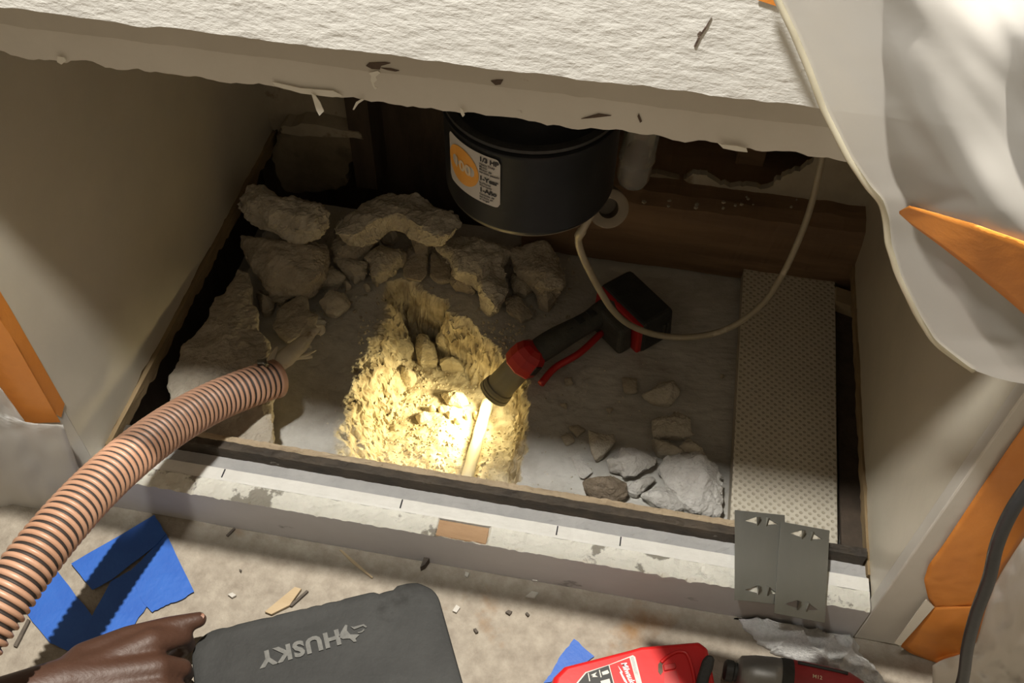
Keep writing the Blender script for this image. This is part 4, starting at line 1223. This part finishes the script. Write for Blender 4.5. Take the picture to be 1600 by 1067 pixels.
# ------------------------------------------------------------------ hand at the pad
def hand():
    J = {}
    def j(n, px, py, z, r): J[n] = (at(px, py, z=z), r)
    j('arm0', -260, 1175, 0.20, 0.038); j('arm1', -120, 1130, 0.165, 0.034); j('wrist', 0, 1098, 0.135, 0.027)
    j('palm', 105, 1068, 0.112, 0.029)
    j('k1', 236, 1004, 0.090, 0.0175); j('k2', 246, 1044, 0.090, 0.0170); j('k3', 250, 1078, 0.086, 0.0160); j('k4', 240, 1112, 0.078, 0.0140)
    j('m1', 165, 1036, 0.102, 0.019); j('m2', 172, 1056, 0.104, 0.020); j('m3', 172, 1082, 0.100, 0.019); j('m4', 165, 1108, 0.092, 0.017)
    j('a1', 284, 994, 0.066, 0.0125); j('b1', 292, 1008, 0.036, 0.0105); j('c1', 272, 1026, 0.017, 0.0085)
    j('a2', 284, 1044, 0.066, 0.0118); j('b2', 290, 1054, 0.034, 0.0102); j('c2', 276, 1060, 0.016, 0.0088)
    j('a3', 284, 1082, 0.062, 0.0112); j('b3', 289, 1090, 0.032, 0.0098); j('c3', 275, 1095, 0.016, 0.0085)
    j('a4', 270, 1118, 0.056, 0.0100); j('b4', 276, 1124, 0.030, 0.0088); j('c4', 262, 1128, 0.016, 0.0078)
    j('t0', 130, 1030, 0.104, 0.019); j('t1', 200, 1000, 0.090, 0.0165); j('t2', 262, 981, 0.076, 0.0135); j('t3', 311, 968, 0.066, 0.0098)
    E = [('arm0', 'arm1'), ('arm1', 'wrist'), ('wrist', 'palm'), ('palm', 'm1'), ('palm', 'm2'), ('palm', 'm3'), ('palm', 'm4'), ('palm', 't0'),
         ('t0', 't1'), ('t1', 't2'), ('t2', 't3')]
    for i in '1234': E += [('m' + i, 'k' + i), ('k' + i, 'a' + i), ('a' + i, 'b' + i), ('b' + i, 'c' + i)]
    names = list(J)
    org = J['palm'][0].copy(); org.z = 0.0
    # union of tapered capsules, merged into one skin by a voxel remesh
    vs, fs = [], []
    for a, b in E:
        (p, r), (q_, s) = J[a], J[b]
        nseg = 8
        path, rad = [], []
        d = (q_ - p).normalized()
        for k in range(5):
            an = math.pi / 2 * (1 - k / 4); path.append(p - d * r * math.sin(an)); rad.append(max(r * math.cos(an), 1e-4))
        for k in range(1, nseg): path.append(p.lerp(q_, k / nseg)); rad.append(r + (s - r) * k / nseg)
        for k in range(5):
            an = math.pi / 2 * k / 4; path.append(q_ + d * s * math.sin(an)); rad.append(max(s * math.cos(an), 1e-4))
        v_, f_ = sweep_vf(path, lambda i: rad[i], 20)
        base = len(vs)
        vs += v_; fs += [tuple(i + base for i in f) for f in f_]
    o = mesh('person', vs, fs, M['skin'], None, smooth=True, origin=org)
    rm = o.modifiers.new('skin', 'REMESH'); rm.mode = 'VOXEL'; rm.voxel_size = 0.0028; rm.use_smooth_shade = True
    sm = o.modifiers.new('smooth', 'SMOOTH'); sm.factor = 0.6; sm.iterations = 9
    tag(o, 'bare brown hand reaching in to grip the corner of the black pad', 'hand')
    # thumb nail
    t2, t3 = J['t2'][0], J['t3'][0]
    d = (t3 - t2).normalized(); s = d.cross(Vector((0, 0, 1))).normalized(); up = s.cross(d)
    c = t3 + up * 0.0082
    P = []
    for k in range(14):
        a = 2 * math.pi * k / 14
        P.append(c + d * (0.006 * math.cos(a)) + s * (0.0048 * math.sin(a)) - up * (0.0022 * math.sin(a) ** 2))
    nv = [c + up * 0.0006] + P
    mesh('thumbnail', nv, [(0, 1 + k, 1 + (k + 1) % 14) for k in range(14)], mat('nail', (0.30, 0.16, 0.11), None, 0.35), o, True)
hand()

# ------------------------------------------------------------------ battery charger
CZ = 0.052
chg = empty('battery_charger', at(985, 1060, z=0.0), 'bright red battery charger with a sticker on its sloping top', 'charger')
def outline(pts, z): return [at(a, b, z=z) for a, b in pts]
ctop = outline([(858,1072),(862,1056),(878,1040),(985,1013),(1002,1008),(1096,1000),(1109,1010),(1114,1030),(1122,1075),(1130,1150),(1060,1190),(900,1190),(868,1130)], CZ)
cm = Vector((0, 0, 0))
for p in ctop: cm += p
cm /= len(ctop)
vs, fs = [], []
n = len(ctop)
ar = sum(ctop[i].x * ctop[(i + 1) % n].y - ctop[(i + 1) % n].x * ctop[i].y for i in range(n))
if ar < 0: ctop.reverse()
for z, sc_ in ((0.0, 0.96), (0.006, 0.985), (CZ - 0.012, 0.985), (CZ - 0.003, 0.972), (CZ, 0.93)):
    for p in ctop: vs.append(Vector((cm.x + (p.x - cm.x) * sc_, cm.y + (p.y - cm.y) * sc_, z)))
for j in range(4):
    for i in range(n):
        a, b = j * n + i, j * n + (i + 1) % n
        fs.append((a, b, b + n, a + n))
fs.append(tuple(range(n - 1, -1, -1))); fs.append(tuple(4 * n + i for i in range(n)))
bevel(mesh('body', vs, fs, M['charger_red'], chg), 0.003, 3)
D2 = (850, 990, 5.333)
st = prism('sticker', outline(crop(*D2, [(270,411),(345,322),(545,258),(740,180),(760,195),(830,470),(800,700),(250,700)]), CZ + 0.0004), (0, 0, 0.0006), M['white_label'], chg)
prism('sticker_black', outline(crop(*D2, [(285,411),(352,328),(538,264),(590,460),(590,690),(270,690)]), CZ + 0.0011), (0, 0, 0.0003), M['ink'], st)
prism('sticker_red', outline(crop(*D2, [(545,262),(712,200),(775,430),(775,690),(600,690),(598,460)]), CZ + 0.0011), (0, 0, 0.0003), M['charger_red'], st)
prism('sticker_grey', outline(crop(*D2, [(722,195),(745,188),(800,400),(815,460),(790,460)]), CZ + 0.0011), (0, 0, 0.0003), M['cast_grey'], st)
ws = mat('white_script', (0.85, 0.82, 0.80), None, 0.5)
ta = at(850 + 640 / 5.333, 990 + 250 / 5.333, z=CZ); tb = at(850 + 715 / 5.333, 990 + 420 / 5.333, z=CZ)
tu2 = (tb - ta); LM = tu2.length; tu2.normalize(); tv2 = Vector((-tu2.y, tu2.x, 0))
tv2 = tv2 if tv2.x > 0 else -tv2
vsM, fsM = text_geo('Milwaukee', 0.02, 0.0004, 'LEFT', 0.25)
mxx = max(q_.x for q_ in vsM)
kk = LM * 1.3 / mxx
mesh('lettering', [Vector((0, 0, CZ + 0.0018)) + Vector(((ta + tu2 * (q_.x * kk) + tv2 * (q_.y * kk * 1.25)).x, (ta + tu2 * (q_.x * kk) + tv2 * (q_.y * kk * 1.25)).y, 0)) for q_ in vsM], fsM, ws, st)
bolt = [(615,265),(655,320),(650,330),(690,400),(700,420),(670,400),(630,320),(640,315)]
prism('lightning_mark', outline(crop(*D2, bolt), CZ + 0.0016), (0, 0, 0.0002), ws, st)
# icons on the black part: hourglass and battery
for poly in ([(390,345),(440,320),(425,345),(450,360),(398,362),(412,352)], [(480,320),(530,302),(545,325),(530,335),(490,345)], [(365,330),(372,328),(385,395),(377,398)], [(457,303),(464,300),(480,362),(472,365)], [(470,395),(545,375),(555,411),(480,425)]):
    prism('icon', outline(crop(*D2, poly), CZ + 0.0016), (0, 0, 0.0002), M['white_label'], st)
# battery bay: raised lip and recessed dark slot
lip = [at(a, b, z=CZ + 0.001) for a, b in crop(*D2, [(975,240),(1030,190),(1110,150),(1180,160),(1215,220),(1245,330),(1260,430)])]
tube('bay_lip', lip, 0.0022, M['charger_red'], chg, 40, 10)
prism('bay_slot', outline(crop(*D2, [(950,260),(975,225),(1005,235),(985,265),(990,320),(970,350),(950,320)]), CZ - 0.001), (0, 0, 0.0016), M['hole'], chg)
prism('bay_block', outline(crop(*D2, [(990,265),(1090,250),(1100,280),(1090,300),(1000,318)]), CZ - 0.001), (0, 0, 0.004), M['tool_red'], chg, 0.001)
prism('bay_floor', outline(crop(*D2, [(1000,330),(1100,310),(1140,450),(1120,560),(1000,560)]), CZ - 0.001), (0, 0, 0.0018), M['tool_red'], chg)

# ------------------------------------------------------------------ impact driver on the floor
dr = empty('impact_driver', at(1230, 1075, z=0.0), 'worn dark red and grey impact driver lying by the towel', 'drill')
d0 = at(1131, 1046, z=0.034); d1 = at(1330, 1090, z=0.034)
dx = (d1 - d0).normalized()
DLn = (d1 - d0).length
lathe('chuck', d0, dx, [(0, 0), (0, 0.010), (0.002, 0.0125), (0.010, 0.0128), (0.012, 0.011), (0.016, 0.011)], M['tool_black'], dr, 32)
lathe('nose', d0 + dx * 0.015, dx, [(0, 0.0), (0, 0.015), (0.004, 0.0205), (0.020, 0.0245), (0.040, 0.027), (0.050, 0.0275), (0.052, 0.026)], M['cast_grey'], dr, 40)
lathe('band', d0 + dx * 0.064, dx, [(0, 0.026), (0.001, 0.0285), (0.012, 0.029), (0.016, 0.0285), (0.017, 0.026)], M['tool_black'], dr, 40)
lathe('motor_housing', d0 + dx * 0.076, dx, [(0, 0.026), (0.002, 0.0288), (0.02, 0.0295), (0.055, 0.0295), (0.07, 0.028), (0.085, 0.022), (0.088, 0.0)], M['driver_red'], dr, 40)
ux, uw = frame_of(dx)
if uw.z < 0: uw = -uw
sidev = dx.cross(Vector((0, 0, 1))).normalized()
for s in (-1, 1):
    pth = [d0 + dx * t + sidev * (s * 0.0180) + Vector((0, 0, 0.0242)) for t in (0.082, 0.11, 0.14)]
    tube('rubber_seam', pth, 0.0022, M['tool_black'], dr, 12, 8)
tsd = -sidev if sidev.y > 0 else sidev
put_text('lettering', 'M12', 0.008, lambda x, y: d0 + dx * (0.098 + x * 0.8) + Vector((0, 0, 0.0300)) - tsd * (0.001 + y * 0.8), M['pale_ink'], dr, 0.0001)
# handle going down out of the frame
hv = (at(1255, 1180, z=0.03) - (d0 + dx * 0.12)); hv.z = -0.004; 
hpth = spline([d0 + dx * 0.115, d0 + dx * 0.118 + hv * 0.5, d0 + dx * 0.128 + hv], 20)
vs, fs = sweep_vf(hpth, lambda i: 0.021, 20)
mesh('grip', vs, fs, M['tool_black'], dr, smooth=True)
# black belt clip / pack lying between charger and driver
bp = prism('battery_clip', outline(crop(*D2, [(1265,420),(1285,340),(1325,210),(1360,168),(1410,175),(1425,210),(1410,290),(1380,360),(1365,470),(1260,470)]), 0.066), (0, 0, -0.0135), M['tool_black'], None, 0.003)
tag(bp, 'black rubbery battery end sitting on the right side of the red charger', 'battery')

# ------------------------------------------------------------------ terry towel
def towel():
    edge = [(1150,955),(1175,962),(1260,975),(1325,990),(1345,1020),(1372,1050),(1395,1085),(1350,1066),(1300,1048),(1250,1032),(1215,1022),(1196,1010),(1172,990)]
    W_ = [at(a, b, z=0.004) for a, b in edge]
    c = Vector((0, 0, 0))
    for p in W_: c += p
    c /= len(W_)
    n = 200; k = len(W_)
    B_ = spline(W_ + [W_[0]], n)
    vs, fs = [], []
    R_ = 64
    rc = at(1312, 1036, z=0)
    for j in range(R_ + 1):
        r = j / R_
        for q_ in range(n):
            p = c.lerp(B_[q_], r * (1 + 0.035 * math.sin(q_ * 0.37) + 0.02 * math.sin(q_ * 0.91)))
            wx = p.x + 0.02 * fbm(p.x, p.y, 3.0, 14, 2); wy = p.y + 0.02 * fbm(p.x, p.y, 9.0, 14, 2)
            fold = 1 - abs(math.sin(95 * (0.55 * wx + 0.83 * wy)))
            fold2 = 1 - abs(math.sin(60 * (0.9 * wx - 0.45 * wy)))
            z = 0.004 + (1 - r ** 6) * (0.005 + 0.015 * fold ** 2 + 0.013 * fold2 ** 2)
            ring = math.hypot(p.x - rc.x, p.y - rc.y)
            z += 0.011 * math.exp(-((ring - 0.026) / 0.007) ** 2) * (1 - r ** 3)
            z += random.uniform(-1, 1) * 0.0007
            if p.y > -0.004: p = Vector((p.x, -0.004, 0))
            vs.append((p.x, p.y, max(z, 0.003)))
    for j in range(R_):
        for q_ in range(n):
            a, b = j * n + q_, j * n + (q_ + 1) % n
            fs.append((a, b, b + n, a + n))
    b0 = len(vs)
    for q_ in range(n):
        p = vs[R_ * n + q_]
        vs.append((p[0], p[1], 0.0005))
    for q_ in range(n):
        a, b = R_ * n + q_, R_ * n + (q_ + 1) % n
        fs.append((a, b, b0 + (q_ + 1) % n, b0 + q_))
    o = mesh('towel', vs, fs, M['towel'], None, smooth=True)
    tag(o, 'crumpled white terry towel on the floor below the nail plates', 'towel')
towel()

# ------------------------------------------------------------------ plastic sheeting and orange tape
def lerp_list(tab, y):
    if y <= tab[0][0]: return tab[0][1]
    for (a, b), (c, d) in zip(tab, tab[1:]):
        if y <= c: return b + (d - b) * (y - a) / (c - a)
    return tab[-1][1]
LB = [(-80,1180),(0,1216),(50,1240),(110,1265),(170,1287),(245,1325),(290,1355),(310,1374),(340,1384),(380,1388),(430,1403),(490,1432),(530,1456),(575,1512),(593,1562),(602,1610),(612,1720)]
def sheet_depth(px, py):
    e = max(0.0, min(1.0, (px - lerp_list(LB, py)) / 150))
    d = -0.040 - 0.040 * math.sin(e * 1.5) 
    q = (px * 0.55 + py * 0.83)
    q2 = (px * 0.80 - py * 0.55)
    d += 0.024 * fbm(q2 / 190, q / 520, 1.3, 1, 2) * (0.3 + e) + 0.0025 * fbm(q2 / 70, q / 200, 4.3, 1, 2)
    if py > 330: d += 0.012 * abs(math.sin(q2 / 60)) * (py - 330) / 270
    return d
def sheet():
    vs, fs = [], []
    NXs, NYs = 70, 100
    for j in range(NYs + 1):
        py = -80 + 690 * j / NYs
        l = lerp_list(LB, py)
        for i in range(NXs + 1):
            px = l + (1740 - l) * (i / NXs) ** 1.2
            vs.append(at(px, py, y=sheet_depth(px, py)))
    for j in range(NYs):
        for i in range(NXs):
            a = j * (NXs + 1) + i
            fs.append((a, a + NXs + 1, a + NXs + 2, a + 1))
    root = empty('plastic_sheet', at(1500, 600, y=-0.1), 'large milky plastic sheet draped over the upper right corner', 'plastic sheet')
    mesh('film', vs, fs, M['film'], root, smooth=True)
    hem = [at(lerp_list(LB, y) + 1, y, y=sheet_depth(lerp_list(LB, y) + 1, y)) for y in range(-60, 600, 22)]
    tube('rolled_hem', hem, 0.0028, M['hem'], root, 120, 8)
    # orange tape on the sheet
    top = [(1405,330),(1420,322),(1460,333),(1520,350),(1600,378),(1680,405)]
    bot = [(1405,334),(1425,352),(1470,385),(1520,424),(1570,465),(1680,560)]
    vs, fs = [], []
    n = 40
    for i in range(n + 1):
        t = i / n * 5; k = min(4, int(t)); f_ = t - k
        a = (top[k][0] + (top[k + 1][0] - top[k][0]) * f_, top[k][1] + (top[k + 1][1] - top[k][1]) * f_)
        b = (bot[k][0] + (bot[k + 1][0] - bot[k][0]) * f_, bot[k][1] + (bot[k + 1][1] - bot[k][1]) * f_)
        for j in range(9):
            px, py = a[0] + (b[0] - a[0]) * j / 8, a[1] + (b[1] - a[1]) * j / 8
            vs.append(at(px, py, y=sheet_depth(px, py) - 0.004 - 0.001 * math.sin(px / 14)))
    for i in range(n):
        for j in range(8):
            a = i * 9 + j
            fs.append((a, a + 1, a + 10, a + 9))
    o = mesh('orange_tape', vs, fs, M['orange_tape'], root, smooth=True)
    s = o.modifiers.new('thickness', 'SOLIDIFY'); s.thickness = 0.0006
    tag(o, 'orange tape strip stuck across the plastic')
sheet()

def stile_patch(name, pts, y0, mt, label, cat, th=0.0007, wav=0.0, group=None, parent=None, jit=0.0):
    P = [at(a, b, y=y0) for a, b in pts]
    out = []
    n = len(P)
    for i in range(n):
        for k in range(4):
            out.append(P[i].lerp(P[(i + 1) % n], k / 4) + (Vector((random.uniform(-jit, jit), 0, random.uniform(-jit, jit))) if k else Vector((0, 0, 0))))
    o = prism(name, out, (0, th, 0), M[mt], parent)
    if label: tag(o, label, cat, group)
    return o
stile_patch('orange_tape', [(1188,-12),(1222,-6),(1224,10),(1214,10),(1183,0)], -0.0275, 'orange_tape', 'small orange tape corner at the top beside the milky sheet', 'tape')
# left: orange tape wrapping the stile's inner corner
def corner_tape():
    root = empty('orange_tape', at(60, 650, y=0), 'orange tape strip folded around the left stile edge', 'tape')
    o = stile_patch('tape_front', [(0,500),(14,520),(94,660),(39,661),(0,604),(-60,510),(-60,395)], -0.0012, 'orange_tape', None, None, parent=root)
    # part wrapped on the inner side of the panel
    pts = [(-20,425),(0,455),(14,478),(101,631),(96,652),(88,648),(0,498),(-30,446)]
    P = [at(a, b, x=PXL + 0.0022) for a, b in pts]
    prism('tape_side', P, (-0.0006, 0, 0), M['orange_tape'], root)
corner_tape()
# right: orange tape on the stile with a folded lower flap
C3 = (1100, 600, 2.284)
rt = empty('orange_tape', at(1440, 1000, y=-0.01), 'wide orange tape strip down the right stile with a folded end', 'tape')
def tape_grid(name, left, right_, y_of, mt, parent, n=44, mcols=12):
    vs, fs = [], []
    def ev(tab, t):
        s = t * (len(tab) - 1); k = min(int(s), len(tab) - 2); f_ = s - k
        return tab[k][0] + (tab[k + 1][0] - tab[k][0]) * f_, tab[k][1] + (tab[k + 1][1] - tab[k][1]) * f_
    for i in range(n + 1):
        a, b = ev(left, i / n), ev(right_, i / n)
        for j in range(mcols + 1):
            px, py = a[0] + (b[0] - a[0]) * j / mcols, a[1] + (b[1] - a[1]) * j / mcols
            vs.append(at(px, py, y=y_of(px, py, i / n, j / mcols)))
    for i in range(n):
        for j in range(mcols):
            a = i * (mcols + 1) + j
            fs.append((a, a + mcols + 1, a + mcols + 2, a + 1))
    o = mesh(name, vs, fs, M[mt], parent, smooth=True)
    s = o.modifiers.new('thickness', 'SOLIDIFY'); s.thickness = 0.0007
    return o
tl1 = crop(*C3, [(1260,-20),(1142,150),(1000,355),(860,565),(800,650),(785,700),(800,765),(822,796)])
tr1 = crop(*C3, [(1400,180),(1280,350),(1142,545),(1080,640),(1050,690),(1025,735),(1012,775),(1010,792)])
tape_grid('tape_strip', tl1, tr1, lambda px, py, t, s: -0.003 - 0.010 * s * t - 0.004 * abs(fbm(px / 70, py / 70, 1, 1, 3)), 'orange_tape', rt)
tl2 = crop(*C3, [(822,796),(760,870),(700,935),(735,960),(800,985),(822,992)])
tr2 = crop(*C3, [(1010,792),(1000,830),(985,880),(970,925),(940,955),(830,993)])
tape_grid('tape_flap', tl2, tr2, lambda px, py, t, s: -0.004 - 0.012 * s - 0.010 * t - 0.004 * abs(fbm(px / 50, py / 50, 3, 1, 3)), 'orange_tape', rt, 24)
prism('white_fold', [at(a, b, y=-0.006 - 0.012 * t) for (a, b), t in zip(crop(*C3, [(792,768),(822,796),(700,935),(680,925)]), (0, 0, 1, 1))], (0, 0.001, 0), M['paint_flake'], rt)
# lower right sheet
sl = crop(*C3, [(1280,345),(1142,545),(1075,650),(1035,720),(1012,780),(990,860),(975,920),(940,955),(850,985),(815,1005),(815,1067),(810,1120)])
sr = [(1720, 700), (1720, 760), (1720, 810), (1720, 850), (1720, 900), (1720, 950), (1720, 1000), (1720, 1040), (1720, 1070), (1720, 1100), (1720, 1130), (1720, 1160)]
def low_y(px, py, t, s):
    return -0.030 - 0.05 * s - 0.03 * t + 0.010 * fbm(px / 60, py / 60, 2, 1, 4)
rs_ = tape_grid('plastic_sheet', sl, sr, low_y, 'film_low', None, 50, 40)
tag(rs_, 'crinkled grey plastic sheet at the lower right beside the black cable', 'plastic sheet')
# lower left sheet
def left_y(px, py, t, s):
    return -0.006 - 0.020 * (1 - s) - 0.012 * abs(fbm(px / 60, py / 110, 5, 1, 3)) - 0.012 * t
ls = tape_grid('plastic_sheet', [(-160, 470), (-160, 600), (-160, 740), (-160, 900), (-160, 1000)], [(2, 608), (40, 660), (98, 664), (128, 745), (112, 800)], left_y, 'film_low', None, 44, 30)
tag(ls, 'grey plastic sheet hanging on the left stile behind the hose', 'plastic sheet')

# ------------------------------------------------------------------ black cable at the right
kp = [(1660, 690, -0.10), (1612, 752, -0.10), (1580, 800, -0.105), (1558, 850, -0.11), (1545, 905, -0.115), (1525, 960, -0.12), (1512, 1010, -0.125), (1503, 1067, -0.13), (1480, 1120, -0.14)]
kb = tube('black_cable', [at(a, b, y=y) for a, b, y in kp], 0.0058, M['cable'], None, 80, 16)
tag(kb, 'thick black cable hanging in front of the right-hand sheet', 'cable')

# ------------------------------------------------------------------ small debris on the kitchen floor
def chip(name, label, pts, h, mt, cat, group=None, z=0.001):
    P = [at(a, b, z=z) for a, b in pts]
    return tag(prism(name, P, (0, 0, h), M[mt]), label, cat, group)
A1 = (250, 860, 2.4615)
chip('wood_shim', 'flat tan wood shim poking out from under the black pad', crop(*A1, [(405,240),(520,145),(545,152),(500,215),(430,250)]), 0.004, 'chip_wood', 'wood chip')
chip('wood_splinter', 'thin brown splinter lying along the tan shim', crop(*A1, [(497,215),(565,155),(572,160),(508,218)]), 0.003, 'chip_dark', 'splinter')
chip('metal_shard', 'small dark shard sticking up at the foot of the sill', crop(*A1, [(1003,80),(1022,28),(1045,35),(1020,70)]), 0.012, 'chip_dark', 'shard')
chip('wood_straw', 'pale straw lying diagonally left of the dark shard', crop(*A1, [(690,0),(700,0),(820,105),(815,108),(740,50)]), 0.002, 'chip_wood', 'straw')
PL4 = ['roundish dark crumb right of the black pad', 'short dark crumb furthest right of the black pad', 'slim dark crumb nearest the right edge of the black pad', 'grey flat chip just beside the upper right of the black pad', 'pale crumb between blue tape and tan shim', 'flat pale flake right of the dark crumbs, near the sill', 'tiny pale crumb at the shadow edge right of the dark shard', 'pale crumb in the sill shadow, right of the rust stain', 'speck of dark grit above the tan shim']
for k, poly in enumerate([[(1328,240),(1340,232),(1355,238),(1345,250)], [(1405,245),(1412,240),(1422,250),(1415,256)], [(1205,305),(1215,302),(1225,316),(1215,320)], [(1125,235),(1140,212),(1155,222),(1140,242)], [(262,172),(280,165),(295,175),(278,184)], [(1405,180),(1430,160),(1455,165),(1440,185)], [(1175,85),(1190,90),(1182,105),(1172,100)], [(1430,105),(1455,108),(1450,122),(1432,120)], [(305,75),(315,78),(312,86)]]):
    dark = k in (0, 1, 2, 8)
    chip('floor_crumb', PL4[k], crop(*A1, poly), 0.003, 'chip_dark' if dark else 'rubble_pale', 'crumb', 'dark floor crumbs' if dark else 'pale floor crumbs')
chip('floor_stick', 'thin black stick on the floor left of the blue tape', [(44,968),(48,970),(27,1012),(22,1010)], 0.003, 'chip_dark', 'stick')
chip('floor_stick', 'short dark stick on the floor near the sill, above the black pad', crop(160, 640, 4, [(775,790),(825,742),(832,748),(786,797)]), 0.003, 'chip_dark', 'stick')
